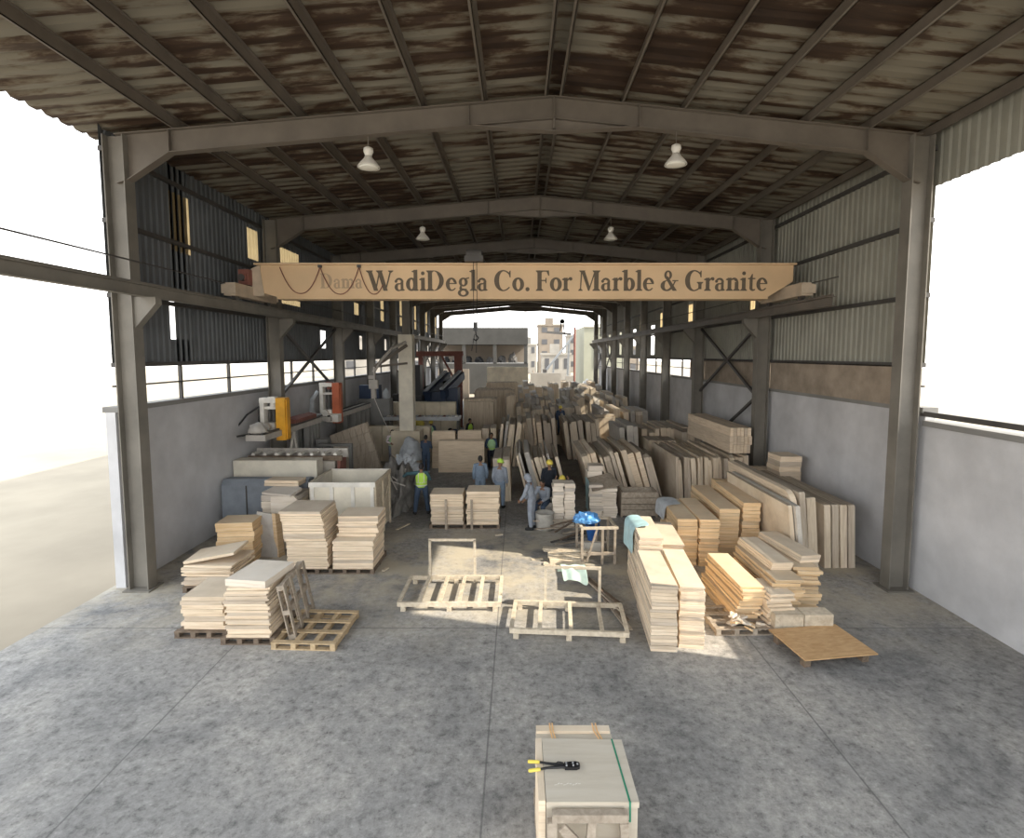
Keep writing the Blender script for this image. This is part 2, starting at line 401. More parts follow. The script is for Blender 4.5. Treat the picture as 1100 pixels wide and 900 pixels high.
# crane runway beams
for sgn in (-1, 1):
    x = sgn*8.1; mb = MB(); y0, y1 = (5.8 if sgn < 0 else 13.6, 57.6)
    mb.box(x-.006, y0, 6.56, x+.006, y1, 6.80); mb.box(x-.08, y0, 6.55, x+.08, y1, 6.57); mb.box(x-.1, y0, 6.79, x+.1, y1, 6.81); mb.box(x-.03, y0, 6.81, x+.03, y1, 6.86)
    struct('crane_runway', mb, 'steel_rafter' if sgn > 0 else 'steel_column', 'crane runway beam along the %s columns' % ('right' if sgn > 0 else 'left'))
    mb = MB(); x2 = sgn*8.22
    mb.tube([(x2, y0, 7.3), (x2, y1, 7.3)], .018, 6); struct('trim_2', mb, 'steel_dark')

# side walls
def corr(mb, X, sgn, ya, yb, z0, z1):
    """corrugated sheet on the wall line with real ribs"""
    if yb-ya < .02: return
    ys = []; y = ya
    while y < yb:
        for dy, dx in ((0,0),(.10,0),(.13,.035),(.19,.035)):
            if y+dy < yb: ys.append((y+dy, dx))
        y += .22
    ys.append((yb, 0)); vs = []
    for yy, dx in ys: vs += [(X+sgn*dx, yy, z0), (X+sgn*dx, yy, z1)]
    mb.add(vs, [(2*i, 2*i+1, 2*i+3, 2*i+2) for i in range(len(ys)-1)])
def wall(sgn, name, mat):
    X = sgn*XW; low = MB(); sheet = MB(); girt = MB(); board = MB(); glass = MB()
    start = 11.5 if sgn < 0 else 0
    cap = MB()
    # on the right the open bay has a slightly lower sill
    for ya, yb, zt in (((start, 58, WALLZ),) if sgn < 0 else ((0, 7.25, WALLZ), (7.25, 11.4, 3.86), (11.4, 58, WALLZ))):
        low.box(min(X, X+sgn*.22), ya, 0, max(X, X+sgn*.22), yb, zt-.12)
        cap.box(X-.06 if sgn > 0 else X-.28, ya, zt-.12, X+.28 if sgn > 0 else X+.08, yb, zt)
    for k in range(len(YS)-1):
        a, b = YS[k], YS[k+1]
        if sgn < 0 and k < 2: continue
        if sgn > 0 and k < 2:
            a0 = a; b0 = min(b, 7.25)
            if b0 > a0: corr(sheet, X, sgn, a0, b0, WALLZ, 10.3)
            if b > 7.25: corr(sheet, X, sgn, max(a, 7.25), b, 8.9, 10.3); girt.box(X-.04, 7.25, 3.95, X+.04, b, 4.06)
            continue
        a2 = a
        if sgn > 0 and k == 2:
            mbp = MB(); mbp.box(X-.09, 7.15, WALLZ, X+.09, 7.31, 8.9); struct('trim_3', mbp, 'steel_column')
        L = b-a
        slots = []                                                     # (y from, y to, z from, z to, covered with fibreglass)
        if sgn < 0:
            slots = [(a+.6, a+.6+.08*L, 5.75, 7.2, False), (b-.30*L, b-.30*L+.14*L, 7.5, 9.5, True), (b-.15*L, b-.06*L, 5.6, 6.35, False)]
            if k == 2: slots = [(a+2.0, a+2.9, 5.7, 6.75, False), (b-.85, b-.15, 8.5, 9.5, True), (a+2.2, a+3.0, 8.0, 9.5, True)]
            if k == 3: slots = [(a+.45, a+.95, 5.6, 6.9, False), (a+1.3, a+3.2, 7.25, 9.35, True), (b-1.2, b-.6, 5.6, 6.4, False)]
        else:
            if k in (3, 4, 5, 6, 7, 8): slots = [(a+.40*L, a+.52*L, 6.95, 7.9, True)]
            if k == 3: slots = [(a+.10*L, a+.30*L, 6.95, 7.9, True)]
            if k > 4: slots += [(b-.24*L, b-.08*L, 5.3, 7.25, False)]
        slots.sort(); y = a2
        for (s0, s1, z0, z1, cov) in slots:
            corr(sheet, X, sgn, y, s0, 5.05, 10.3); corr(sheet, X, sgn, s0, s1, 5.05, z0); corr(sheet, X, sgn, s0, s1, z1, 10.3)
            if cov: corr(glass, X, sgn, s0, s1, z0, z1)
            y = s1
        corr(sheet, X, sgn, y, b, 5.05, 10.3)
        for z in (5.07, 6.6, 8.2, 9.7): girt.box(X-sgn*.02-.05, a2, z-.05, X-sgn*.02+.05, b, z+.05)
        n = 3
        for i in range(1, n):
            yy = a + L*i/n
            if yy > a2: girt.box(X-.04, yy-.03, WALLZ, X+.04, yy+.03, 5.05)
        girt.box(X-.03, a2, 4.58, X+.03, b, 4.62)
        if sgn > 0 and k in (2, 3, 4): board.box(X-.07, a2+.02, WALLZ-.02, X-.04, b-.02 if k < 4 else a2+2.1, 5.05)
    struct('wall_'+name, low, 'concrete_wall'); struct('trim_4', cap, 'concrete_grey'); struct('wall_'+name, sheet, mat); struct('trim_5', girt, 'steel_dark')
    if board.v: struct('trim_6', board, 'board_brown')
    if glass.v: struct('window_1' if sgn < 0 else 'window_2', glass, 'fibreglass')
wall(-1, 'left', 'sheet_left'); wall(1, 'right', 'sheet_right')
# cross bracing in the bay behind the crane, and at the far end
def brace(x, ya, za, yb, zb, nm='trim_7'):
    mb = MB(); mb.bar((x, ya, za), (x, yb, zb), .09, .09); struct(nm, mb, 'steel_dark')
for sgn in (-1, 1):
    x = sgn*8.62
    for (a, b) in ((18.4, 24.9), (52.3, 57.8), (46.8, 52.3)):
        brace(x, a+.2, 6.5, b-.2, 3.6); brace(x, a+.2, 3.7, b-.2, 6.5)
brace(8.62, 18.6, 3.9, 22.2, 2.0)
# light ties strung across below the far rafters
for Y, z in ((35.8, 9.1), (41.3, 9.2), (46.8, 9.2)):
    mb = MB(); mb.bar((-XC, Y+.5, z+.15), (RX, Y+.5, z+.85), .07, .07); mb.bar((RX, Y+.5, z+.85), (XC, Y+.5, z+.15), .07, .07); struct('trim_8', mb, 'pipe_pale')

# ------------------------------------------------------------------ overhead crane with the painted sign
GY = 15.8
crane = thing('overhead_crane', 'beige overhead travelling crane girder lettered WadiDegla Co. For Marble & Granite', 'crane', (0, GY, 6.86))
g = MB(); zt, zb = 1.10, .16
out = [(-7.7, zt), (8.2, zt), (8.2, .62), (7.45, zb), (-7.2, zb), (-7.7, .30)]
g.prism(out, 'Y', 0, .42); g.build('girder', 'crane_paint', crane)
g = MB(); g.box(-7.85, -.10, zt, 8.25, .5, zt+.05); g.box(-7.2, -.05, zb-.06, 7.45, .5, zb); g.build('flange', 'crane_paint', crane)
g = MB(); g.box(-7.5, .2, zt+.05, 7.6, .26, zt+.11); g.build('trolley_rail', 'crane_pale', crane)
for sx, nm in ((-8.1, 'left'), (8.1, 'right')):
    g = MB(); g.box(sx-.16, -1.0, .10, sx+.16, 1.5, .46); g.box(sx-.2, -1.06, .16, sx+.2, -1.0, .4); g.box(sx-.2, 1.5, .16, sx+.2, 1.56, .4)
    e = g.build('end_carriage', 'crane_pale', crane)
    for yy in (-.7, 1.2):
        q = MB(); q.tube([(sx-.05, yy, .12), (sx+.05, yy, .12)], .12, 16); q.build('wheel', 'steel_dark', e)
g = MB(); g.box(-8.25, -.22, .5, -7.95, .1, .95); g.box(-8.2, -.3, .62, -8.0, -.22, .8); e = g.build('drive_motor', 'rust_red', crane)
q = MB(); q.tube([(-8.12, -.34, .7), (-8.12, -.22, .7)], .1, 12); q.build('motor_fan_cover', 'steel_dark', e)
g = MB(); g.add([(-7.95, .0, .2),(-7.6, -.02, .2),(-7.72, -.02, zt),(-7.98, 0, zt-.1),(-7.95, .3, .2),(-7.6, .3, .2),(-7.72, .3, zt),(-7.98, .3, zt-.1)], [(0,1,2,3),(7,6,5,4),(0,4,5,1),(1,5,6,2),(2,6,7,3),(3,7,4,0)])
g.build('end_plate', 'crane_pale', crane)
# festoon cable hanging in loops
fx = [-6.95, -5.85, -4.72, -3.95]
for a, b, dz in ((-7.1, -5.9, .78), (-5.9, -4.74, .8), (-4.74, -3.88, .8)):
    pts = []
    for i in range(17):
        t = i/16; pts.append((a+(b-a)*t, -.05, zt-.06-dz*(1-abs(2*t-1)**2.2)))
    if b == -3.88: pts = pts[:14]
    MB().tube(pts, .014, 6).build('festoon_cable', 'rust_red', crane)
for x in (-5.9, -4.74):
    MB().box(x-.05, -.1, zt-.08, x+.05, -.02, zt+.0).build('cable_carrier', 'steel_dark', crane)

# lettering: a bold old-style serif drawn stroke by stroke
class Pen:
    def __init__(s): s.mb = MB(); s.x = 0; s.k = 1
    def P(s, pts): s.k += 1; s.mb.add([(s.x+px, (s.k % 400)*.00003, py) for px, py in pts], [tuple(range(len(pts)))])
    def rect(s, x0, y0, x1, y1): s.P([(x0,y0),(x1,y0),(x1,y1),(x0,y1)])
    def serif(s, x0, x1, y, up=1, e=.08, t=.055):
        s.P([(x0-e, y), (x1+e, y), (x1+e, y+up*t*.6), (x1, y+up*t*2), (x0, y+up*t*2), (x0-e, y+up*t*.6)])
    def stem(s, x, y0, y1, w=.155, top=True, bot=True):
        x -= w*.12; w *= 1.26
        s.rect(x, y0, x+w, y1)
        if bot: s.serif(x, x+w, y0, 1)
        if top == True: s.serif(x, x+w, y1, -1)
        if top == 'flag': s.P([(x+.001, y1-.13), (x+.001, y1-.02), (x-.10, y1-.07), (x-.10, y1-.10)]); s.P([(x, y1-.13), (x+w, y1-.13), (x+w, y1+.01), (x, y1-.02)])
    def diag(s, x0, y0, x1, y1, w): s.P([(x0,y0),(x0+w,y0),(x1+w,y1),(x1,y1)])
    def ring(s, cx, cy, rx, ry, tx, ty, a0=0, a1=360, n=28, tilt=0):
        tx *= 1.28; ty *= 1.3; rx *= 1.04
        pts = []
        for i in range(n+1):
            a = math.radians(a0+(a1-a0)*i/n); c, q = math.cos(a), math.sin(a)
            # inner counter is narrower sideways, so the sides swell and top and bottom stay thin
            k = 1.0
            if a1-a0 < 350:
                e = min(i, n-i)/(n*.25); k = min(1, .35+.65*e)
            pts.append(((cx+rx*c, cy+ry*q), (cx+(rx-tx*k)*c, cy+(ry-ty*k)*q)))
        for (o1, i1), (o2, i2) in zip(pts[:-1], pts[1:]): s.P([o1, o2, i2, i1])
    def dot(s, cx, cy, r): s.P([(cx+r*math.cos(2*PI*i/14), cy+r*math.sin(2*PI*i/14)) for i in range(14)])
    def glyph(s, ch):
        xh = .64
        if ch == ' ': w = .26
        elif ch == 'W':
            s.diag(.03, 1, .35, 0, .22); s.diag(.42, 0, .66, 1, .075) if False else s.P([(.40,0),(.47,0),(.70,1),(.62,1)])
            s.diag(.53, 1, .83, 0, .22); s.P([(.90,0),(.97,0),(1.25,1),(1.17,1)])
            for a, b in ((.05,.22),(.56,.72),(1.17,1.25)): s.serif(a, b, 1, -1, .09)
            w = 1.36
        elif ch == 'a':
            s.rect(.34, .0, .48, .46); s.ring(.27, .43, .21, .21, .14, .07, 0, 165); s.dot(.11, .47, .075)
            s.ring(.24, .18, .20, .20, .13, .07, 60, 330); s.P([(.34,.32),(.34,.39),(.16,.35),(.12,.29)]); s.P([(.34,.0),(.48,.0),(.56,.04),(.48,.1)]); w = .60
        elif ch == 'd':
            s.ring(.29, .32, .27, .33, .155, .07); s.stem(.42, .0, 1.03, .15, 'flag', False); s.P([(.42,0),(.57,0),(.66,.03),(.57,.1)]); w = .70
        elif ch == 'i': s.stem(.09, 0, xh, .15, 'flag'); s.dot(.165, .86, .095); w = .34
        elif ch == 'D':
            s.stem(.10, 0, 1, .17); s.ring(.36, .5, .50, .5, .18, .065, -90, 90); s.rect(.2, 0, .37, .06); s.rect(.2, .94, .37, 1); w = .96
            s.ring(.36, .5, .50, .5, .18, .065, -60, 60)
        elif ch == 'e':
            s.ring(.30, .32, .27, .33, .15, .07, 10, 325); s.ring(.30, .32, .27, .33, .15, .07, 100, 260); s.rect(.12, .33, .56, .385); s.ring(.30,.34,.265,.31,.12,.07,0,90); w = .62
        elif ch == 'g':
            s.ring(.28, .43, .22, .22, .12, .06); s.P([(.40,.56),(.58,.60),(.58,.67),(.36,.62)]); s.ring(.28, -.10, .27, .19, .12, .06)
            s.P([(.12,.26),(.20,.24),(.22,.12),(.46,.10),(.46,.03),(.14,.03),(.07,.1)]); w = .62
        elif ch == 'l': s.stem(.09, 0, 1.03, .15, 'flag'); w = .34
        elif ch == 'C':
            s.ring(.47, .5, .43, .52, .19, .065, 38, 322, 40); s.ring(.47, .5, .43, .52, .19, .065, 100, 260); s.P([(.80,.66),(.85,.66),(.85,1.0),(.80,.98),(.74,.86)]); w = .92
        elif ch == 'o': s.ring(.31, .32, .29, .34, .155, .07); w = .64
        elif ch == '.': s.dot(.14, .08, .105); w = .30
        elif ch == 'F':
            s.stem(.10, 0, 1, .17); s.rect(.2, .94, .66, 1); s.P([(.66,1),(.68,.74),(.63,.74),(.54,.94)]); s.rect(.2, .48, .50, .54); s.P([(.50,.64),(.54,.64),(.54,.37),(.50,.37),(.46,.51)]); w = .70
        elif ch == 'r':
            s.stem(.09, 0, xh, .15, 'flag'); s.P([(.24,.46),(.24,.56),(.36,.67),(.46,.67),(.46,.56),(.34,.55)]); s.dot(.42, .585, .085); w = .50
        elif ch == 'M':
            s.P([(.12,0),(.18,0),(.24,1),(.17,1)]); s.stem(.86, 0, 1, .18); s.P([(.17,1),(.36,1),(.62,.22),(.54,.0)]); s.P([(.54,0),(.60,.0),(.93,1),(.86,1)])
            s.serif(.12,.18,0,1); s.serif(.17,.3,1,-1); w = 1.16
        elif ch == 'b': s.stem(.09, 0, 1.03, .15, 'flag', False); s.ring(.36, .32, .27, .33, .155, .07); s.rect(.09, 0, .2, .06); w = .68
        elif ch == 'n':
            s.stem(.09, 0, xh, .15, 'flag'); s.stem(.45, 0, .44, .15, False); s.ring(.40, .42, .20, .23, .15, .08, 0, 150); w = .72
        elif ch == 't':
            s.rect(.12, .08, .27, .66); s.rect(.03, .57, .40, .635); s.P([(.12,.63),(.27,.63),(.27,.83),(.23,.83)]); s.ring(.28, .16, .16, .17, .14, .07, 180, 330); w = .44
        elif ch == 'G':
            s.ring(.47, .5, .43, .52, .19, .065, 38, 322, 40); s.ring(.47, .5, .43, .52, .19, .065, 100, 260); s.P([(.80,.66),(.85,.66),(.85,1.0),(.80,.98),(.74,.86)])
            s.rect(.70, .08, .86, .42); s.serif(.70, .86, .44, -1); w = 1.0
        elif ch == '&':
            s.ring(.40, .77, .19, .23, .10, .06); s.ring(.34, .25, .30, .27, .16, .06, 70, 370, 36); s.P([(.24,.68),(.38,.72),(.86,.0),(.64,.0)])
            s.P([(.60,.22),(.66,.18),(.80,.48),(.74,.50)]); s.rect(.62, .47, .92, .525); w = .98
        s.x += w*1.0
pen = Pen()
for ch in 'WadiDegla Co. For Marble & Granite': pen.glyph(ch)
W = pen.x; x0, x1 = -4.53, 7.46; H = .60; zb0 = .345
mb = MB(); mb.add([(x0+(x1-x0)*v[0]/W, -.004-v[1], zb0+H*v[2]) for v in pen.mb.v], pen.mb.f)
mb.build('lettering', 'letter_paint', crane)['label'] = 'dark brown serif lettering WadiDegla Co. For Marble & Granite'
pen = Pen()
for ch in 'Dama': pen.glyph(ch) if ch != 'm' else [pen.stem(.09,0,.64,.15,'flag'), pen.stem(.42,0,.44,.15,False), pen.ring(.38,.42,.19,.23,.15,.08,0,150), pen.stem(.76,0,.44,.15,False), pen.ring(.72,.42,.19,.23,.15,.08,0,150), setattr(pen, 'x', pen.x+1.02)]
mb = MB(); mb.add([(-5.92+.40*v[0], -.004-v[1], .42+.44*v[2]) for v in pen.mb.v], pen.mb.f); mb.build('lettering', 'letter_faded', crane)['label'] = 'faded grey lettering partly painted over'
# hoist: trolley on the girder, ropes and hook block hanging in front
hx = -1.28
t = MB(); t.box(hx-.3, -.35, zt+.06, hx+.25, .7, zt+.22); t.tube([(hx-.25, -.2, zt+.3), (hx+.2, -.2, zt+.3)], .12, 12); tr = t.build('hoist_trolley', 'steel_dark', crane)
r = MB()
for dx in (-.05, .05): r.tube([(hx+dx, -.2, zt+.25), (hx+dx, -.2, -.62)], .011, 6)
rp_ = r.build('hoist_rope', 'black_metal', tr)
h = MB(); h.box(hx-.06, -.25, -.85, hx+.06, -.15, -.6); h.tube([(hx, -.2, -.85), (hx+.02, -.2, -.98), (hx+.09, -.2, -1.06), (hx+.02, -.2, -1.14), (hx-.07, -.2, -1.09)], .02, 8); h.tube([(hx-.02,-.2,-.95),(hx-.12,-.2,-1.45)], .012, 6); h.tube([(hx+.03,-.2,-.95),(hx+.02,-.2,-1.5)], .012, 6)
h.build('hook_block', 'black_metal', tr)

# second, smaller hook hanging beyond the sign
p = at(604, 335, 35.8); hk = thing('hanging_hook', 'small dark crane hook hanging before the bright far opening', 'hook', (p.x, 35.8, 7.4))
m = MB(); m.tube([(0,0,.25),(0,0,rz(p.x)-.43-7.4)], .02, 6); m.build('rope', 'black_metal', hk)
m = MB(); m.box(-.12,-.1,.05,.12,.1,.3); m.lathe([(.02,.3),(.16,.22),(.18,.1),(.05,.02)]); m.build('hook_block', 'black_metal', hk)
m = MB(); m.tube([(-.08,0,.05),(-.13,0,-.5)], .04, 6); m.tube([(.08,0,.05),(.16,0,-.75)], .04, 6); m.build('sling', 'black_metal', hk)

# ------------------------------------------------------------------ pendant lamps
def lamp(x, Y, zc, label, ztop):
    K = .88
    t = thing('pendant_lamp', label, 'lamp', (x, Y, zc), 0, 'bell lamps under the rafters')
    MB().tube([(0,0,.34),(0,0,(ztop-zc)/K)], .013, 8).build('stem', 'steel_rafter', t)
    MB().lathe([(.04,.38),(.11,.34),(.12,.26),(.10,.22),(.08,.16),(.085,.13)], n=18).build('ballast_housing', 'lamp_white', t, smooth=True)
    MB().lathe([(.085,.15),(.11,.10),(.20,.0),(.265,-.09),(.27,-.11),(.255,-.10),(.18,.0),(.07,.10)], n=26).build('lamp_shade', 'lamp_white', t, smooth=True)
    MB().lathe([(.25,-.105),(.20,-.135),(.10,-.155),(.02,-.16)], n=24).build('diffuser', 'lamp_glass', t, smooth=True); t.scale = (K,)*3
p = at(396, 175, 11.5); lamp(p.x, 11.5, p.z, 'white bell lamp under the nearest rafter, left of the ridge', rz(p.x)-.42)
p = at(726, 172, 11.5); lamp(p.x, 11.5, p.z, 'white bell lamp under the nearest rafter, right of the ridge', rz(p.x)-.42)
p = at(454, 254, 18.4); lamp(p.x, 18.4, p.z, 'white bell lamp under the second rafter, left of the ridge', rz(p.x)-.42)
p = at(656, 254, 18.4); lamp(p.x, 18.4, p.z, 'white bell lamp under the second rafter, right of the ridge', rz(p.x)-.42)
# ------------------------------------------------------------------ stone: tiles in stacks, slabs in rows, strips in bundles
def tile_mesh(w, d, t, mat, rnd, chip=.012):
    """one sawn tile, its origin at the middle of its underside, edges a little chipped"""
    bm = bmesh.new(); n = 4
    def edge(a, b):
        return [tuple(a[i]+(b[i]-a[i])*k/n for i in range(2)) for k in range(n)]
    c = [(-w/2,-d/2),(w/2,-d/2),(w/2,d/2),(-w/2,d/2)]; o = []
    for i in range(4): o += edge(c[i], c[(i+1) % 4])
    o = [(x*(1-rnd.random()*chip), y*(1-rnd.random()*chip)) for x, y in o]
    lo = [bm.verts.new((x, y, 0)) for x, y in o]; b = .004
    m1 = [bm.verts.new((x, y, t-b)) for x, y in o]; hi = [bm.verts.new((x*(1-b/w*2), y*(1-b/d*2), t)) for x, y in o]
    bm.faces.new(lo[::-1]); bm.faces.new(hi)
    for A, B in ((lo, m1), (m1, hi)):
        for i in range(len(o)): j = (i+1) % len(o); bm.faces.new((A[i], A[j], B[j], B[i]))
    me = bpy.data.meshes.new('stone_tile'); bm.to_mesh(me); bm.free(); me.materials.append(MATS[mat]); return me
def stack(x, y, z0, rz_, w, d, n, t, mat, what, where, jit=.015, lean=(0, 0), twist=.02, tvar=.25, name='stone_tile', cat='tile', vary=.0, seed=1, splay=0):
    """n tiles lying on one another; where = the words that find this stack"""
    rnd = random.Random(seed*101+n); ms = []
    for q in range(4):
        tt = t*(1+(rnd.random()*2-1)*tvar); ms.append((tile_mesh(w*(1-vary*rnd.random()), d*(1-vary*rnd.random()), tt, mat, rnd), tt))
    z = z0; c, s = math.cos(rz_), math.sin(rz_); lst = []
    for k in range(n):
        me, tt = ms[rnd.randrange(4)]
        ox = rnd.uniform(-jit, jit)+lean[0]*(z-z0); oy = rnd.uniform(-jit, jit)+lean[1]*(z-z0)
        o = link(name, me, None, (x+ox*c-oy*s, y+ox*s+oy*c, z), rz_+rnd.uniform(-twist, twist)+splay*k)
        z += tt+.006; lst.append(o)
    for k, o in enumerate(lst):
        r = len(lst)-k; what_ = what if r == 1 or len(what.split())+len(where.split()) < 11 else what.split()[-1]
        l = ('topmost %s of %s' % (what_, where)) if r == 1 else ('%s %s from the top of %s' % (nth(r), what_, where))
        tag(o, l, cat, 'tiles of '+where)
    return z
def slab_mesh(t, L, h, mat, rnd, rough=1.0):
    """a raw slab: thickness along X, length along Y, height along Z, with broken top corners and a wavy top edge"""
    c1 = rnd.choice([0, .04, .08, .2, .3])*rough; c2 = rnd.choice([0, .05, .15, .35])*rough
    o = [(0, 0), (L, 0), (L, h-c2)]
    n = 5; ys = [L-c2*.8] + [L*(n-i)/(n+1) for i in range(1, n)] + [c1*.9]
    o += [(yy, h-rnd.random()*.035*rough) for yy in ys]
    o += [(c1*.35, h-c1*.3), (0, h-c1)] if c1 else [(0, h)]
    o = [(a + (rnd.uniform(-.012, .012) if 0 < a < L else 0), b) for a, b in o]
    if not c1: o.pop(-2)
    mb = MB(); mb.prism(o, 'X', 0, t); return mb.mesh('stone_slab', mat)
SLABS = []
def slab_row(x0, x1, Y, h, L, lean, tr, where, mats=('stone_slab',), yaw=0, hj=.12, yj=.12, gap=(.008, .034), biggap=.08, z0=0, seed=1, what='stone slab', order='left', leanj=1.5, name='stone_slab'):
    """slabs standing side by side, all leaning the same way; yaw turns the whole row about its first foot"""
    rnd = random.Random(seed*77); x = 0; lst = []; W = x1-x0; org = Vector((x0, Y, 0)); RZ = Matrix.Rotation(yaw, 3, 'Z')
    while True:
        t = rnd.uniform(*tr); a = math.radians(lean + rnd.uniform(-leanj, leanj)) if lean else 0
        if x + t/math.cos(a) > W: break
        hh = h*(1-rnd.random()*hj); me = slab_mesh(t, L*(1-rnd.random()*.12), hh, rnd.choice(mats), rnd)
        p = org + RZ @ Vector((x, rnd.uniform(0, yj), 0)); z = z0 + (t*math.sin(a) if a > 0 else 0)
        o = link(name, me, None, (p.x, p.y, z)); o.rotation_euler = (0, a, yaw)
        o.rotation_mode = 'XYZ'
        lst.append(o); x += t/math.cos(a) + rnd.uniform(*gap) + (rnd.uniform(.4, 1)*biggap if rnd.random() < .22 else 0)
        if lean: x += .012
    for k, o in enumerate(lst):
        tag(o, '%s %s from the %s in %s' % (nth(k+1), what, order, where), 'slab', 'slabs in '+where)
    SLABS.extend(lst); return lst
def strip_mesh(w, d, h, mat, rnd):
    mb = MB(); mb.box(0, 0, 0, w, d, h); return mb.mesh('stone_strip', mat)
def bundle(x, y, z0, cols, tiers, w, L, h, where, mat='stone_slab', rz_=0, seed=1):
    rnd = random.Random(seed*13); c, s = math.cos(rz_), math.sin(rz_)
    for j in range(tiers):
        xx = 0
        for i in range(cols):
            ww = w*rnd.uniform(.85, 1.1); oy = rnd.uniform(0, .06)
            o = link('stone_strip', strip_mesh(ww, L*rnd.uniform(.96, 1), h*rnd.uniform(.96, .995), mat, rnd), None, (x+xx*c-oy*s, y+xx*s+oy*c, z0+j*h), rz_)
            row = ['bottom', 'middle', 'top'][j] if tiers == 3 else (['bottom', 'top'][j] if tiers == 2 else 'only')
            tag(o, '%s strip from the left, %s tier of %s' % (nth(i+1), row, where), 'strip', 'strips of '+where)
            xx += ww+.013

def pallet(x, y, z, rz_, w, d, label, mat='wood_new', nd=4, ns=4, rot=None, t=.022, hs=.09):
    """timber pallet: deck boards across, stringers along, bottom boards"""
    p = thing('wooden_pallet', label, 'pallet', (x, y, z), rz_)
    if rot: p.rotation_euler = rot
    for i in range(ns):
        xx = -w/2+.05+(w-.1)*i/(ns-1); MB().box(xx-.045, -d/2, t, xx+.045, d/2, t+hs).build('stringer', mat, p)
    for i in range(nd):
        yy = -d/2+.05+(d-.1)*i/(nd-1); MB().box(-w/2, yy-.05, t+hs, w/2, yy+.05, 2*t+hs).build('deck_board', mat, p)
    for i in range(3):
        yy = -d/2+.05+(d-.1)*i/2; MB().box(-w/2, yy-.05, 0, w/2, yy+.05, t).build('bottom_board', mat, p)
    return p
PH = .134

# ---- foreground: banded block of travertine slabs and the timber crate against it
c = math.radians(0)
fb = lambda o, l: tag(o, l, 'slab', 'slabs of the banded foreground block')
ZT = 1.0
for k, (x0, x1, y0, y1, z, l) in enumerate((
    (.255, 1.17, 4.80, 5.52, ZT, 'large pale travertine slab on top of the foreground block, under the bolt cutter'),)):
    o = tag(link('travertine_slab', None, None), l, 'slab') if False else None
m = MB(); m.prism([(.268,4.70),(1.165,4.70),(1.155,5.52),(.262,5.54)], 'Z', .94, 1.0); o = m.build('travertine_slab', 'stone_travertine'); tag(o, 'large pale travertine slab on top of the foreground block, under the bolt cutter', 'slab')
ch = MB()
for i in range(9): x = .36+i*.03; ch.bar((x, 4.90+.008*(i % 3), 1.0005), (x+.024, 4.905+.010*((i*2) % 3), 1.0005), .006, .0008)
ch.build('chalk_mark', 'lamp_white', o)
m = MB(); m.prism([(.195,4.72),(.262,4.72),(.257,5.545),(.19,5.545)], 'Z', 0.12, .998); o = m.build('travertine_slab', 'stone_cream'); tag(o, 'narrow cream slab standing along the left edge of the foreground block', 'slab')
for i in range(5):
    m = MB(); z = .16+i*.155; m.prism([(.268,4.86),(1.16,4.86),(1.152,5.535),(.264,5.535)], 'Z', z, z+.15); o = m.build('travertine_slab', 'stone_travertine')
    tag(o, '%s pale slab below the top slab of the foreground block' % nth(5-i), 'slab', 'slabs below the foreground top slab')
m = MB(); m.prism([(1.03,4.735),(1.16,4.735),(1.158,4.855),(1.03,4.855)], 'Z', .12, .935); o = m.build('travertine_slab', 'stone_travertine'); tag(o, 'narrow upright slab at the right front corner of the foreground block', 'slab')
m = MB(); m.prism([(.268,4.735),(.36,4.735),(.36,4.855),(.268,4.855)], 'Z', .12, .935); o = m.build('travertine_slab', 'stone_travertine'); tag(o, 'narrow upright slab at the left front corner of the foreground block', 'slab')
m = MB(); m.box(.205, 5.56, .12, 1.07, 5.70, .93); o = m.build('travertine_slab', 'stone_travertine'); tag(o, 'pale slab standing behind the foreground block under orange straps', 'slab')
m = MB(); m.box(.205, 5.705, .12, 1.06, 5.80, .96); o = m.build('travertine_slab', 'stone_cream'); tag(o, 'rearmost cream slab behind the foreground block under orange straps', 'slab')
pallet(.68, 5.22, 0, 0, 1.0, 1.25, 'wooden pallet under the foreground block of pale slabs', 'wood_old')
def strap(pts, wd, mat, label, nm='packing_strap'):
    m = MB(); th = .003
    for a, b in zip(pts[:-1], pts[1:]): m.bar(a, b, wd, th, (0, 0, 1) if abs(a[2]-b[2]) < .2 else (0, 1, 0))
    return tag(m.build(nm, mat), label, 'strap')
strap([(1.045,5.525,1.003),(1.075,4.695,1.003),(1.078,4.692,.80),(1.08,4.728,.78)], .018, 'strap_green', 'green packing strap across the foreground travertine slab')
for a, b, l in ((.365, .395, 'left orange strap of the left pair behind the foreground block'), (.395, .43, 'right orange strap of the left pair behind the foreground block'),
                (.865, .935, 'left orange strap of the right pair behind the foreground block'), (.905, .965, 'right orange strap of the right pair behind the foreground block')):
    strap([(a, 5.83, .965), (a+.004, 5.70, .966), (b, 5.555, .938)], .016, 'strap_orange', l)
# bolt cutter lying on the slab: jaws to the right, yellow grips over the left edge
bc = thing('bolt_cutter', 'black bolt cutter with yellow grips lying on the foreground slab', 'tool', (.40, 5.10, 1.004), math.radians(2))
for s, nm in ((1, 'u'), (-1, 'l')):
    m = MB(); m.tube([(-.19, .035+.05*s-.012, .022), (-.10, .03*s+.018, .024), (.06, .012*s+.01, .024), (.16, .014*s+.008, .024)], [.011, .012, .015, .014], 8); m.build('handle', 'black_metal', bc)
    m = MB(); m.tube([(-.30, .037+.062*s-.015, .021), (-.285, .037+.06*s-.015, .021), (-.19, .035+.05*s-.012, .022), (-.175, .034+.047*s-.012, .022)], [.012, .017, .017, .014], 8); m.build('grip', 'yellow_plastic', bc)
m = MB(); m.prism([(.08,-.03),(.20,-.035),(.235,-.02),(.24,.0),(.22,.008),(.24,.016),(.235,.036),(.20,.05),(.08,.042)], 'Z', .008, .04); m.build('jaw_plate', 'black_metal', bc)
m = MB()
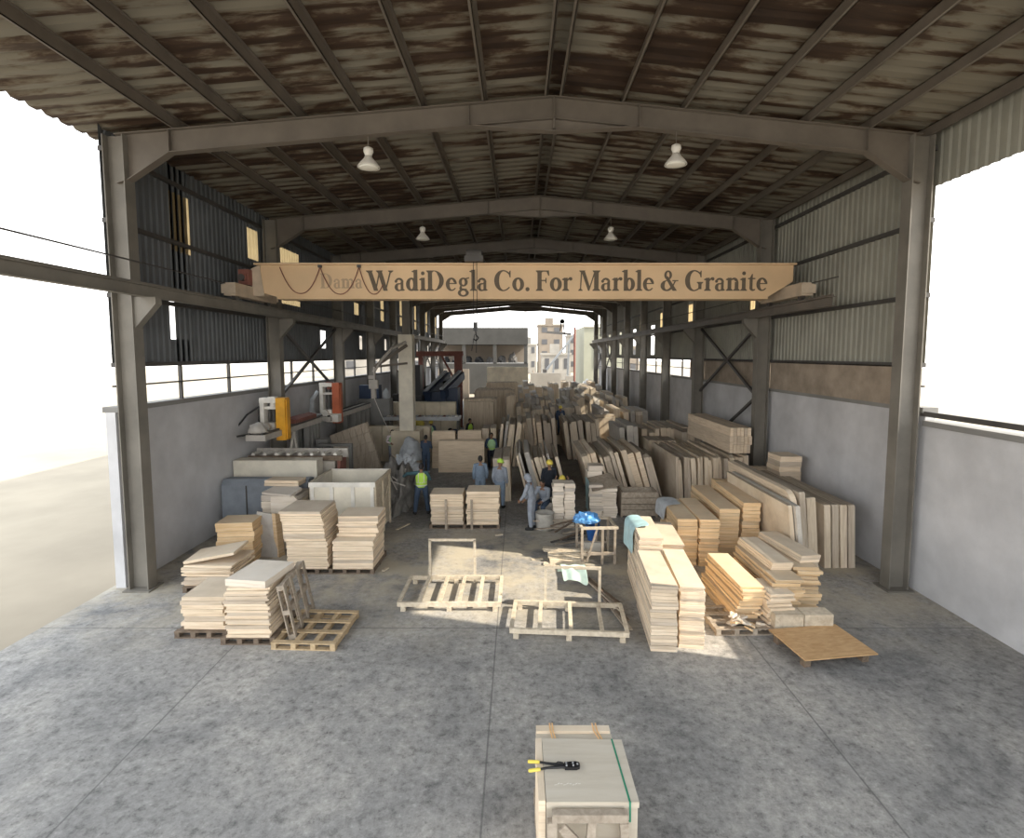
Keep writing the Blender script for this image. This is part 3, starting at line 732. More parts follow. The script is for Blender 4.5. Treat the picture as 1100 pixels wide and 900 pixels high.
for p in ((.10,-.01),(.10,.024),(.17,-.01),(.17,.026),(.215,.008)): m.lathe([(.010,.04),(.010,.05),(.004,.052)], (p[0],p[1],0), 8)
m.build('bolt', 'grey_metal', bc)
m = MB(); m.tube([(-.02,.03,.03),(.02,.055,.032),(.07,.04,.032)], .006, 6); m.build('spring_lever', 'black_metal', bc)
# crate frame in front
cr = thing('timber_crate', 'brown timber crate frame with diagonal brace against the foreground slabs', 'crate', (.68, 4.625, 0))
def wb(parent, a, b, w1, w2, mat, nm, up=(0,0,1)): return MB().bar(a, b, w1, w2, up).build(nm, mat, parent)
cx = .36
wb(cr, (-cx-.0, 0, .925), (cx+.0, -.0, .925), .07, .085, 'wood_old', 'top_rail')
wb(cr, (-cx, 0, 0), (-cx, 0, .882), .09, .07, 'wood_old', 'post', (0,1,0)); wb(cr, (cx+.02, -.02, 0), (cx-.04, -.0, .882), .08, .09, 'wood_old', 'post', (0,1,0))
wb(cr, (-.04, .0, .05), (.02, .0, .882), .08, .05, 'wood_old', 'stud', (0,1,0))
wb(cr, (-.27, -.04, .85), (.28, -.04, .25), .09, .03, 'wood_old', 'diagonal_brace', (0,1,0))
wb(cr, (-cx, 0, .05), (cx, 0, .05), .09, .09, 'wood_old', 'bottom_rail')

# ---- left group
# front left stack, a pallet leaning on it and another lying flat
pallet(-4.96, 9.68, 0, 0, 1.0, 1.05, 'worn pallet under the front left tile stack', 'wood_dark')
z = stack(-4.97, 9.62, PH, 0, .80, .86, 11, .050, 'stone_cream', 'cream stone tile', 'the lower half of the front left tile stack', .03, seed=3)
z = stack(-4.99, 9.62, z, .0, .78, .84, 6, .052, 'stone_cream', 'cream stone tile', 'the upper half of the front left tile stack', .04, seed=4, twist=.05)
o = link('stone_tile', tile_mesh(.80, .94, .13, 'stone_white', R), None, (-4.94, 9.70, z), -.14); tag(o, 'thick pale stone block lying on top of the front left tile stack', 'tile')
pallet(-5.95, 9.9, 0, 0, 1.0, 1.05, 'worn pallet under the tile stack at the far left edge', 'wood_dark')
stack(-5.93, 9.85, PH, 0, .80, .86, 8, .10, 'stone_cream', 'cream stone tile', 'the stack at the left edge beside the front stack', .04, seed=5)
lp = pallet(-4.36, 9.86, .06, 0, 1.05, 1.18, 'weathered pallet leaning on edge against the front left tile stack', 'wood_old', rot=None, nd=4, ns=3)
lp.rotation_euler = (0, math.radians(79), math.radians(5)); lp.location = (-4.40, 9.84, .545)
pallet(-3.85, 9.60, 0, math.radians(-2.5), 1.18, 1.24, 'pale new pallet lying flat on the floor in the left foreground', 'wood_new')

# pallet with two tile stacks
pallet(-4.55, 12.85, 0, 0, 2.1, 1.2, 'long worn pallet under two cream tile stacks beside the white crate', 'wood_dark', nd=4, ns=7)
z = stack(-5.10, 12.75, PH, 0, .98, 1.0, 13, .055, 'stone_cream', 'cream stone tile', 'the lower tall stack left of the white crate', .018, seed=6, lean=(-.02, 0))
z = stack(-5.16, 12.75, z, 0, 1.0, 1.0, 12, .055, 'stone_cream', 'cream stone tile', 'the upper tall stack left of the white crate', .02, seed=7, lean=(-.12, 0))
z = stack(-4.0, 12.75, PH, 0, .98, 1.02, 10, .058, 'stone_cream', 'cream stone tile', 'the low stack in front of the white crate', .012, seed=8)
z = stack(-3.97, 12.95, z, .0, .98, .78, 8, .06, 'stone_cream', 'cream stone tile', 'the set-back upper stack before the white crate', .03, seed=9)
# white open crate
cr = thing('open_crate', 'large open-topped white plywood crate behind the cream tile stacks', 'crate', (-5.0, 15.4, 0))
hx, hy, hz = .9, .85, 1.68
for s in (-1, 1):
    MB().box(-hx, s*hy-.012, .1, hx, s*hy+.012, hz).build('side_panel', 'concrete_pale', cr)
    MB().box(s*hx-.012, -hy, .1, s*hx+.012, hy, hz).build('side_panel', 'wood_pale' if s > 0 else 'concrete_pale', cr)
MB().box(-hx, -hy, .08, hx, hy, .1).build('floor_panel', 'wood_old', cr)
for s in (-1, 1):
    MB().box(-hx-.04, s*(hy+.03)-.02, hz-.12, hx+.04, s*(hy+.03)+.02, hz+.02).build('top_batten', 'white_paint', cr)
    MB().box(s*(hx+.03)-.02, -hy-.04, hz-.12, s*(hx+.03)+.02, hy+.04, hz+.02).build('top_batten', 'wood_pale', cr)
    for x in (-hx+.05, -.3, .3, hx-.05): MB().box(x-.05, s*(hy+.03)-.02, .0, x+.05, s*(hy+.03)+.02, hz-.12).build('upright_batten', 'white_paint', cr)
    for y in (-hy+.06, 0, hy-.06): MB().box(s*(hx+.03)-.02, y-.05, .0, s*(hx+.03)+.02, y+.05, hz-.12).build('upright_batten', 'wood_pale', cr)
MB().bar((hx+.06, -hy+.1, .2), (hx+.06, hy-.1, 1.45), .09, .02, (1,0,0)).build('diagonal_batten', 'wood_pale', cr)

# slab offcuts in the left corner
def offcut(pts, t, loc, rot, mat, label, nm='stone_offcut', cat='slab', grp=None):
    m = MB(); m.prism(pts, 'Y', 0, t); o = m.build(nm, mat); o.location = loc; o.rotation_euler = rot; return tag(o, label, cat, grp)
offcut([(0,0),(.62,0),(.60,1.1),(.02,1.18)], .05, (-6.95, 13.35, 0), (math.radians(-7), 0, math.radians(-5)), 'stone_grey', 'pale grey slab offcut leaning at the front of the left corner pile')
offcut([(0,0),(.2,0),(.19,1.12),(.02,1.16)], .12, (-6.28, 13.30, 0), (math.radians(-5), 0, math.radians(70)), 'stone_honey', 'narrow honey offcut standing on edge in the left corner pile')
offcut([(0,0),(.95,0),(.80,1.2),(.55,1.45),(-.1,1.42)], .06, (-6.75, 13.9, 0), (math.radians(-8), 0, math.radians(-4)), 'stone_white', 'broad white broken slab leaning behind the grey offcut')
offcut([(0,0),(1.0,0),(.86,.5),(.72,1.1),(.1,1.36)], .06, (-6.7, 14.0, .02), (math.radians(-8), 0, math.radians(-3)), 'stone_white', 'second white broken slab leaning behind the broad white one')
stack(-6.72, 14.75, 0, .04, 1.05, .8, 8, .175, 'stone_white', 'thick white offcut', 'the offcut pile at the left wall', .05, seed=11, twist=.06, name='stone_offcut')
offcut([(0,0),(1.0,0),(.9,.55),(.3,.75),(0,.5)], .07, (-7.2, 14.35, 1.46), (math.radians(-83), 0, math.radians(-18)), 'stone_white', 'tilted white offcut lying on the offcut pile')
stack(-6.8, 15.0, 1.53, -.03, 1.0, .5, 2, .085, 'stone_cream', 'cream block', 'the pair on the offcut pile', .03, seed=12, name='stone_offcut')
pallet(-6.95, 11.75, 0, 0, 1.1, 1.0, 'dark pallet under the small tile stack at the left edge', 'wood_dark')
stack(-6.95, 11.75, PH, .0, 1.1, .95, 9, .058, 'stone_cream', 'cream stone tile', 'the small stack at the left edge', .05, seed=13, twist=.08)
o = link('stone_tile', tile_mesh(1.1, .8, .06, 'stone_cream', R), None, (-6.98, 11.75, .72), .1); o.rotation_euler = (0, -.16, .1); tag(o, 'tilted cream tile on top of the small left edge stack', 'tile')
stack(-7.2, 13.2, 0, .1, .9, .7, 9, .12, 'stone_honey', 'brown stone block', 'the pile behind the small left edge stack', .03, seed=14, name='stone_block', cat='block')
# wrapped grey bundle and pale kerb block behind
m = MB(); m.prism([(15.25,0),(15.92,0),(15.92,1.38),(15.8,1.56),(15.4,1.58),(15.25,1.42)], 'X', -8.85, -6.30); o = m.build('wrapped_bundle', 'grey_bundle'); tag(o, 'long grey wrapped bundle lying behind the offcut pile', 'bundle')
for i, x in enumerate((-8.1, -7.2)):
    MB().bar((x, 15.235, .05), (x, 15.235, 1.42), .04, .012, (0,1,0)).build('binding', 'steel_dark', o)
m = MB(); m.box(-8.88, 16.0, 0, -6.28, 16.5, 2.02); o = m.build('concrete_block_wall', 'concrete_pale'); tag(o, 'pale concrete block wall behind the grey wrapped bundle', 'block wall')
rk = thing('roller_conveyor', 'pale roller conveyor frame on top of the pale block wall', 'conveyor', (-7.22, 17.0, .22))
for yy in (-.30, .30): MB().box(-1.55, yy-.03, 1.66, 1.5, yy+.03, 1.96 if yy > 0 else 1.82).build('side_rail', 'wood_dark' if yy < 0 else 'pipe_pale', rk)
for i in range(8): MB().tube([(-1.4+i*.38, -.28, 1.85), (-1.4+i*.38, .28, 1.85)], .06, 10).build('roller', 'white_paint', rk)
for x in (-1.4, 1.38): MB().box(x-.05, -.28, -.22, x+.05, .28, 1.66).build('leg', 'rust_red', rk)
m = MB(); m.box(-6.5, 16.8, 0, -6.0, 17.2, 1.84); o = m.build('stone_block', 'stone_grey'); tag(o, 'rough tall stone block under the right end of roller conveyor', 'block')
# leaning panel of strips
pn = thing('leaning_panel', 'tall tan panel of strips leaning at an angle behind the conveyor', 'panel', (-6.85, 22.6, -.05), 0)
m = MB(); RM = Matrix.Rotation(math.radians(-20), 4, 'Y') @ Matrix.Rotation(math.radians(-10), 4, 'X')
for i in range(6):
    for j in range(5): m.box(-.85+i*.29, 0, .03+j*.44, -.85+i*.29+.28, .07, .03+j*.44+.425, RM)
m.build('strip_face', 'stone_slab', pn)
m = MB(); m.box(-.9, .07, 0, .92, .13, 2.24, RM); m.build('backing', 'wood_old', pn)

# ---- middle: palletised pair of stacks
pallet(-1.65, 15.98, 0, 0, 2.16, .86, 'low pallet under the twin tile stacks in the aisle', 'wood_dark', nd=3, ns=5)
for i, x in enumerate((-2.18, -1.10)):
    side = 'left' if i == 0 else 'right'
    z = stack(x, 15.95, PH, 0, .98, .78, 7, .076, 'stone_cream', 'cream stone tile', 'the lower %s twin stack in the aisle' % side, .02, seed=20+i)
    stack(x-.02+.04*i, 15.95, z, 0, 1.0, .80, 5, .082, 'stone_cream', 'cream stone tile', 'the upper %s twin stack in the aisle' % side, .02, seed=25+i)
for x, l in ((-2.2, 'left wooden strut bracing the front of the twin tile stacks'), (-1.42, 'right wooden strut bracing the front of the twin tile stacks')):
    m = MB(); m.box(x-.035, 15.46, 0, x+.035, 15.51, .92); tag(m.build('timber_strut', 'wood_old'), l, 'timber')
# big slabs standing across the aisle
def cross_slab(x0, x1, y, t, h, mat, label, tilt=-4):
    rnd = R; m = MB(); m.prism([(x0,0),(x1,0),(x1,h-.02),(x1-.1,h),(x0+.05,h),(x0,h-.03)], 'Y', 0, t); o = m.build('stone_slab', mat); o.location = (0, y, 0); o.rotation_euler = (math.radians(tilt), 0, 0); return tag(o, label, 'slab')
cross_slab(-3.62, -1.55, 23.2, .10, 1.42, 'stone_cream', 'large cream slab standing across the aisle facing the camera')
for i in range(4): cross_slab(-3.62+.02*i, -1.55, 23.33+.115*i, .10, 1.42, 'stone_cream', '%s slab behind the large cream slab across the aisle' % nth(i+1))
for i in range(3): cross_slab(-4.05, -2.98, 24.1+.14*i, .12, 1.72, 'stone_cream', '%s slab in the left pack behind the cross-aisle slabs' % nth(i+1))
for i in range(3): cross_slab(-2.85, -1.75, 24.1+.14*i, .12, 1.75, 'stone_cream', '%s slab in the right pack behind the cross-aisle slabs' % nth(i+1))

# ---- right foreground stacks
S = [  # x, y, rz, w, d, layers, thickness, stone, words
 (2.66, 9.80, -.075, .47, 1.72, 20, .050, 'stone_cream', 'cream stone tile', 'the front stack nearest the open frames', .010, (0,0)),
 (3.24, 9.96, -.11, .44, 1.86, 20, .051, 'stone_cream', 'cream stone tile', 'the second front stack right of the frames', .012, (-.02,0)),
 (2.86, 11.65, -.075, .50, 1.5, 22, .056, 'stone_cream', 'cream stone tile', 'the stack with aqua film behind the front stack', .014, (.03,0)),
 (3.52, 12.05, -.12, .48, 1.6, 19, .056, 'stone_cream', 'cream stone tile', 'the stack behind the second front stack', .03, (-.03,0)),
 (4.30, 13.75, -.05, .50, 1.9, 14, .088, 'stone_honey', 'honey stone tile', 'the left half of the honey double stack', .014, (0,0)),
 (4.82, 13.70, -.05, .48, 2.0, 15, .083, 'stone_honey', 'honey stone tile', 'the right half of the honey double stack', .014, (0,0)),
 (5.50, 14.45, -.03, .52, 2.5, 14, .088, 'stone_honey', 'honey stone tile', 'the long stack right of the honey double stack', .012, (0,0)),
 (6.08, 14.35, -.05, .44, 2.3, 15, .085, 'stone_honey', 'honey stone tile', 'the short stack beside the long honey stack', .015, (0,0)),
 (4.42, 10.75, .02, .46, 1.75, 14, .056, 'stone_honey', 'honey stone tile', 'the sunlit splayed stack beside the broken pieces', .05, (.22,-.05)),
 (5.28, 11.0, .0, .56, 1.9, 13, .062, 'stone_honey', 'honey stone tile', 'the sunlit stack at the right edge', .04, (.12,-.05)),
 (5.98, 11.3, -.03, .52, 1.7, 13, .062, 'stone_honey', 'honey stone tile', 'the rear sunlit stack at the right edge', .04, (.06,0)),
 (5.02, 10.05, .1, .50, .75, 11, .058, 'stone_cream', 'cream stone tile', 'the low ragged stack at the right edge', .05, (0,0)),
]
tops = []
for i, (x, y, r, w_, d_, n, t, mat, what, where, jit, lean) in enumerate(S):
    base = 0
    tops.append(stack(x, y, base, r, w_, d_, n, t, mat, what, where, jit, lean, seed=40+i, twist=.012 if jit < .02 else .04))
# loose top pieces on the right edge stack
for i, (x, y, r, l) in enumerate(((5.42, 11.25, .03, 'left loose board-like tile on the right edge stack'), (6.05, 11.45, .12, 'right loose board-like tile on the right edge stack'))):
    zz = tops[9 if i == 0 else 10]
    for q in range(3):
        o = link('stone_tile', tile_mesh(.44, 1.55, .05, 'stone_cream', R), None, (x+.015*q, y, zz+.051*q), r); tag(o, ['lowest', 'middle', 'uppermost'][q]+' '+l, 'tile')
# boxes of tiles below the right edge stack, broken pieces around
for i, (x, y) in enumerate(((5.12, 9.62), (5.68, 9.62))):
    m = MB(); m.box(x-.27, y-.14, 0, x+.27, y+.16, .40); o = m.build('carton', 'wood_pale'); tag(o, '%s cream carton of tiles standing at the right edge' % ('left' if i == 0 else 'right'), 'carton')
    MB().box(x-.272, y-.142, .36, x+.272, y+.162, .405).build('lid', 'wood_pale', o)
rn = random.Random(5)
for i in range(16):
    x = 4.12+rn.random()*.62; y = 9.45+rn.random()*.38; w_ = rn.uniform(.14, .32); d_ = rn.uniform(.10, .22)
    o = link('stone_shard', tile_mesh(w_, d_, .035, rn.choice(['stone_cream', 'stone_white', 'stone_honey']), rn, .35), None, (x, y, .08+.026*i*.55)); o.rotation_euler = (rn.uniform(-.5,.5), rn.uniform(-.5,.5), rn.uniform(0,3))
    tag(o, 'broken stone shard in the sunlit scrap heap before the splayed stack', 'shard', 'shards of the sunlit scrap heap')
pallet(4.3, 9.95, 0, .02, 1.15, .95, 'low dark pallet under the sunlit scrap heap', 'wood_old')
pb = thing('plywood_sheet', 'brown plywood sheet on blocks at the right edge of the foreground', 'board', (5.35, 9.0, 0), math.radians(8))
MB().box(-.62, -.55, .17, .75, .45, .19).build('sheet', 'plywood', pb)
for x, y in ((-.52, .3), (.6, .3), (-.50, -.4), (.6, -.4)): MB().box(x-.06, y-.06, 0, x+.06, y+.06, .17).build('block', 'wood_dark', pb)
# plastic film over stacks
def film(pts, mat, label, t=.004, nm='plastic_film'):
    m = MB(); n = len(pts[0]); vs = [Vector(p) for row in pts for p in row]
    m.add(vs, [(i*n+j, i*n+j+1, (i+1)*n+j+1, (i+1)*n+j) for i in range(len(pts)-1) for j in range(n-1)])
    o = m.build(nm, mat, smooth=True); s = o.modifiers.new('thick', 'SOLIDIFY'); s.thickness = t; u = o.modifiers.new('sub', 'SUBSURF'); u.levels = u.render_levels = 2
    return tag(o, label, 'film')
rn = random.Random(3); zt = tops[2]; rows = []
for i in range(6):
    y = 11.5+i*.17; r_ = []
    for (dx, z) in ((-.30, .75), (-.295, .95), (-.285, 1.15), (-.27, zt-.02), (-.10, zt+.03), (.10, zt+.025)):
        r_.append((2.88+dx+rn.uniform(-.02,.015)-.075*(11.65-y)*-1*.9, y+rn.uniform(-.03,.03), z+rn.uniform(0,.03)))
    rows.append(r_)
film(rows, 'plastic_aqua', 'pale aqua plastic film draped over the stack by the open frames')
rows = []
zt = tops[4]
for i in range(5):
    y = 13.95+i*.2; rows.append([(4.30+dx+rn.uniform(-.015,.015)-.05*(13.75-y)*-1, y, z+rn.uniform(0,.03)) for dx, z in ((-.31,.75),(-.30,1.0),(-.28,zt-.01),(-.1,zt+.025),(.2,zt+.025))])
film(rows, 'plastic_pale', 'clear plastic film over the back of the honey double stack')

# ---- timber A-frames on the floor
def rack(x, y, rz_, w, d, xs, up, label, mat='wood_pale', h=.95):
    p = thing('transport_frame', label, 'frame', (x, y, 0), rz_); s = .055
    for yy in (-d/2, d/2):
        MB().bar((-w/2, yy, .14), (w/2, yy, .14), .06, .09).build('long_rail', mat, p)
    for xx in xs: MB().bar((xx, -d/2, .165), (xx, d/2, .165), .075, .045).build('cross_bar', mat, p)
    for xx in (-w/2+.12, 0, w/2-.12):
        for yy in (-d/2, d/2): MB().box(xx-.05, yy-.05, 0, xx+.05, yy+.05, .095).build('foot_block', mat, p)
    a, b = up
    for xx in (a, b): MB().bar((xx, d/2+.05, .0), (xx, d/2+.05, h), s, s).build('upright', mat, p)
    MB().bar((a-.03, d/2+.05, h), (b+.03, d/2+.05, h), s, s).build('top_rail', mat, p)
    return p
w_ = 2.15
rack(-1.44, 11.1, 0, w_, 1.3, [-1.05, -.62, -.2, .2, .62, 1.05], (-.62, .42), 'pale timber frame with five openings lying left of the aisle patch', h=1.02)
rack(.98, 9.9, math.radians(-4), 2.22, 1.12, [-1.08, -.55, .04, .62, 1.08], (-.46, .66), 'pale timber frame with four openings lying beside the front tile stack', h=.90)
# mint cloth over the right frame
rows = []
for i in range(7):
    x = .80+i*.085; k = math.sin(i*1.9)*.03
    rows.append([(x+.02*j, yy+k, zz+.015*math.sin(i*2.3)) for j, (yy, zz) in enumerate(((10.64,.74),(10.63,.82),(10.62,.90),(10.57,.945),(10.49,.94),(10.47,.82),(10.45,.70),(10.44,.60+.07*math.sin(i*.8))))])
film(rows, 'plastic_mint', 'pale mint sheet hanging over the top rail of the right timber frame', nm='hanging_cloth')

# ---- trestle with the blue bag, planks and debris
tr = thing('timber_trestle', 'timber trestle table frame behind the right timber frame', 'trestle', (2.02, 12.9, 0), math.radians(3))
for yy in (-.05, .75):
    MB().bar((-.45, yy, .94), (.50, yy, .94), .06, .06).build('top_rail', 'wood_pale', tr)
    for x in (-.42, .10, .42): MB().bar((x, yy, 0), (x, yy, .91), .06, .06).build('leg', 'wood_old', tr)
    MB().bar((-.42, yy, .28), (.45, yy, .28), .05, .07).build('stretcher', 'wood_old', tr)
for x in (-.42, .45): MB().bar((x, -.05, .94), (x, .75, .94), .06, .06).build('end_rail', 'wood_pale', tr)
MB().bar((-.30, -.08, .1), (-.05, -.08, .9), .05, .04, (0,1,0)).build('brace', 'wood_old', tr)
def lump(c, rx, ry, rz2, mat, nm, label, cat, seed=1, amp=.25, sub=4, sc=2.5, flat=True, parent=None, group=None):
    bm = bmesh.new(); bmesh.ops.create_icosphere(bm, subdivisions=sub, radius=1)
    for v in bm.verts:
        k = 1+amp*noise.noise(v.co*sc+Vector((seed*3.1, seed*1.7, 0)))+amp*.5*noise.noise(v.co*sc*2.7+Vector((seed, 0, 4)))
        v.co = Vector((v.co.x*rx*k, v.co.y*ry*k, max(v.co.z*rz2*k, -.05*rz2 if flat else -9)))
    me = bpy.data.meshes.new(nm); bm.to_mesh(me); bm.free(); me.materials.append(MATS[mat])
    if nm in ('plastic_sheet', 'wrapped_bale', 'saw_motor', 'dust_heap'):
        for q in me.polygons: q.use_smooth = True
    o = link(nm, me, parent, c)
    if label: tag(o, label, cat, group)
    return o
o = lump((1.75, 13.2, 1.02), .33, .26, .22, 'plastic_blue', 'plastic_bag', 'bright blue plastic bag lying on the timber trestle', 'bag', 2, .35, 4, 2.2)
m = MB(); m.lathe([(.10,.0),(.13,.02),(.20,.42),(.21,.44),(.19,.44),(.18,.40)], n=20); o = m.build('plastic_bucket', 'plastic_deep_blue', None, (2.08, 14.0, 0), smooth=True); o.location = (2.0, 13.75, .30); tag(o, 'deep blue bucket standing on a block behind the trestle', 'bucket')
m = MB(); m.box(1.75, 13.85-.3, 0, 2.25, 13.95, .30); tag(m.build('stone_block', 'stone_grey'), 'low grey block under the deep blue bucket', 'block')
rn = random.Random(9)
for i in range(7):
    a = rn.uniform(-.25, .15); m = MB(); L = rn.uniform(.9, 1.3); m.box(-L/2, -.08, 0, L/2, .08, .028); o = m.build('timber_plank', 'wood_pale')
    o.location = (1.22+rn.uniform(-.1,.15), 12.75+i*.09, .02+.031*i); o.rotation_euler = (0, 0, a-.1); tag(o, '%s plank from the bottom in the pale heap left of the trestle' % nth(i+1), 'plank', 'planks left of the trestle')
for i in range(9):
    L = rn.uniform(.8, 1.7); a = rn.uniform(.1, .9); m = MB(); m.box(-L/2, -.03, 0, L/2, .03, .03); o = m.build('timber_lath', rn.choice(['wood_dark', 'steel_dark', 'wood_old']))
    o.location = (1.35+rn.uniform(-.35,.45), 14.4+i*.13, .02+.033*i); o.rotation_euler = (0, rn.uniform(-.12,.04), a); tag(o, 'thin lath in the dark debris heap behind the trestle', 'lath', 'laths of the debris heap')
for i in range(4):
    L = 2.3-.25*i; m = MB(); m.box(-L/2, -.06, 0, L/2, .06, .03); o = m.build('timber_plank', 'wood_dark' if i % 2 else 'wood_old')
    o.location = (1.92-.05*i, 10.75+.16*i, .02+.035*i); o.rotation_euler = (.08*i, 0, 1.76+.07*i); tag(o, '%s dark plank from the floor beside the aqua film stack' % nth(i+1), 'plank')
for i, (px, py, L, a) in enumerate(((433, 566, .62, 1.1), (536, 575, .22, .4), (414, 612, .2, 1.2), (577, 601, .3, .2))):
    q = gp(px, py); m = MB(); m.box(-L/2, -.035, 0, L/2, .035, .03); o = m.build('wood_scrap', 'wood_pale'); o.location = (q.x, q.y, .0); o.rotation_euler = (0, 0, a)
    tag(o, ['long pale wood scrap on the floor right of the white crate', 'short pale scrap on the floor before the twin tile stacks', 'tiny pale scrap on the floor left of the aisle', 'small pale scrap in the sunlit patch'][i], 'scrap')

# ---- rough stacks near the slab rows
for i, (x, y) in enumerate(((1.22, 15.9), (1.56, 15.95))):
    stack(x, y, 0, .03*i, .33, .5, 15, .088, 'stone_white', 'rough pale block', 'the %s column of the rough stack by the workers' % ('left' if i == 0 else 'right'), .02, seed=60+i, twist=.05, name='stone_block', cat='block')
for i, (x, y) in enumerate(((2.55, 17.1), (3.0, 17.05))):
    stack(x, y, 0, -.05, .46, .8, 11, .085, 'stone_white', 'rough pale block', 'the %s column of the covered rough stack' % ('left' if i == 0 else 'right'), .03, seed=65+i, twist=.06, name='stone_block', cat='block')
m = MB(); m.prism([(-.52,-.45),(.5,-.35),(.45,.5),(-.4,.42)], 'Z', 0, .035); o = m.build('cover_board', 'wood_old'); o.location = (2.8, 17.05, 1.06); o.rotation_euler = (.25, -.12, .2); tag(o, 'tan board lying tilted on the covered rough stack', 'board')
stack(2.62, 17.75, 0, 0, .5, .5, 9, .17, 'stone_white', 'grey-white block', 'the tall rough stack behind the covered one', .03, seed=68, name='stone_block', cat='block')
rows = [[(2.28+rn.uniform(-.03,.03), 16.65+.16*i, z) for z in (.15,.45,.8,1.05,1.2)] for i in range(6)]
film(rows, 'plastic_aqua', 'torn pale blue film hanging down the left side of the covered rough stack')
cr = thing('low_crate', 'low grey plank crate before the leaning slab row', 'crate', (3.95, 17.0, 0))
for j in range(4): MB().box(-.6, -.35, .06+j*.2, .6, -.32, .06+j*.2+.18).build('side_plank', 'wood_old', cr); MB().box(-.6, .32, .06+j*.2, .6, .35, .06+j*.2+.18).build('side_plank', 'wood_old', cr)
for x in (-.57, .57): MB().box(x-.03, -.32, 0, x+.03, .32, .84).build('end_panel', 'wood_old', cr)
MB().box(-.57, -.32, .06, .57, .32, .1).build('floor_panel', 'wood_dark', cr)
# grey stone bin beside the crouching worker
m = MB(); m.lathe([(.24,0),(.26,.05),(.29,.5),(.30,.52),(.27,.52),(.25,.45)], n=18); o = m.build('rubble_tub', 'bag_grey', None, (.80, 15.55, 0), smooth=True); tag(o, 'pale grey tub standing beside the worker in grey-blue overalls', 'tub')
lump((.82, 15.75, .46), .24, .24, .12, 'dust_heap', 'rubble', None, None, 8, .3, 3, parent=None) if False else None
stack(.95, 16.75, 0, .05, .5, .7, 4, .13, 'stone_grey', 'grey block', 'the seat-high pile behind the grey tub', .02, seed=70, name='stone_block', cat='block')

# ---- rows of slabs
G3 = ('stone_slab', 'stone_slab', 'stone_grey')
slab_row(-.86, -.18, 18.5, 1.6, 2.8, -2, (.26, .31), 'the thick pair beside the aisle workers', ('stone_slab', 'stone_cream'), seed=1, hj=.03)
slab_row(.32, 2.05, 18.9, 1.78, 3.2, -16, (.06, .18), 'the leaning row behind the rough stack', G3, seed=2, biggap=.14)
slab_row(2.70, 5.35, 18.3, 1.98, 3.4, -16, (.07, .24), 'the front leaning row right of the aisle', ('stone_slab', 'stone_slab', 'stone_cream'), seed=3, biggap=.1)
slab_row(5.45, 8.05, 17.6, 1.86, 3.6, -3, (.06, .18), 'the long upright row near the right wall', ('stone_slab',), seed=4, biggap=.05, hj=.06)
slab_row(-1.75, -1.05, 24.6, 2.0, 1.6, 0, (.26, .34), 'the round-shouldered pair behind the vest worker', ('stone_slab',), seed=5)
slab_row(-1.0, .10, 24.4, 2.25, 3.0, 6, (.07, .17), 'the right-leaning row behind the vest worker', G3, seed=6)
slab_row(.25, 2.3, 26.5, 2.1, 3.2, -6, (.10, .26), 'the second row behind the leaning front row', ('stone_slab', 'stone_slab', 'stone_cream'), seed=7)
slab_row(2.5, 4.45, 26.0, 2.1, 3.4, -7, (.10, .26), 'the second row left of the pale packs', ('stone_slab',), seed=8)
slab_row(4.75, 5.75, 23.6, 2.2, 3.0, -4, (.16, .30), 'the tall pack behind the front leaning row', ('stone_slab', 'stone_grey'), seed=9)
slab_row(5.9, 8.3, 24.4, 1.9, 3.0, -3, (.18, .36), 'the wall-side row behind the long upright row', ('stone_slab',), seed=10)
slab_row(.0, 4.4, 31.5, 2.2, 3.4, -5, (.2, .42), 'the third row beyond the aisle', ('stone_slab',), seed=11, biggap=.3)
slab_row(4.9, 8.3, 31.0, 2.1, 3.2, -3, (.22, .45), 'the third row along the right wall', ('stone_slab', 'stone_grey'), seed=12, biggap=.3)
slab_row(.2, 8.2, 37.5, 2.3, 3.4, -4, (.22, .42), 'the fourth row beyond the aisle', G3, seed=13, biggap=.5, hj=.2)
slab_row(.2, 8.2, 43.5, 2.6, 3.4, -4, (.28, .5), 'the fifth row beyond the aisle', G3, seed=14, biggap=.6, hj=.25)
slab_row(-.5, 8.2, 50, 2.9, 3.4, -3, (.35, .65), 'the farthest row before the open end', ('stone_slab', 'stone_grey', 'stone_cream'), seed=15, biggap=.6, hj=.3)
# slabs set across, on the left of the rows
def across(x0, x1, Y, n, h, where, mat='stone_slab', seed=1, t=(.12, .3), gap=.03):
    """slabs standing one behind the other, broad side to the camera"""
    rnd = random.Random(seed*5); y = Y
    for k in range(n):
        tt = rnd.uniform(*t); hh = h*(1-.08*rnd.random()); m = MB(); a, b = x0+rnd.random()*.2, x1-rnd.random()*.25
        m.prism([(a,0),(b,0),(b,hh-.1*rnd.random()),(b-.2,hh),(a+.2,hh-.04),(a,hh-.1)], 'Y', y, y+tt); o = m.build('stone_slab', mat)
        tag(o, '%s slab from the front in %s' % (nth(k+1), where), 'slab', 'slabs in '+where); y += tt+gap
across(-3.5, -1.3, 32, 9, 2.6, 'the brown cross pack behind the red gantry', seed=1)
across(-3.2, -.3, 37, 10, 2.9, 'the second cross pack behind the red gantry', seed=2)
across(-2.8, .0, 43.5, 8, 3.0, 'the third cross pack toward the open end', seed=3)
across(-.9, -.05, 33, 4, 2.9, 'the narrow cross pack left of the third row', seed=4)
across(2.4, 5.6, 29.3, 4, 1.9, 'the long cross pack between the second and third rows', seed=5, t=(.25, .4))
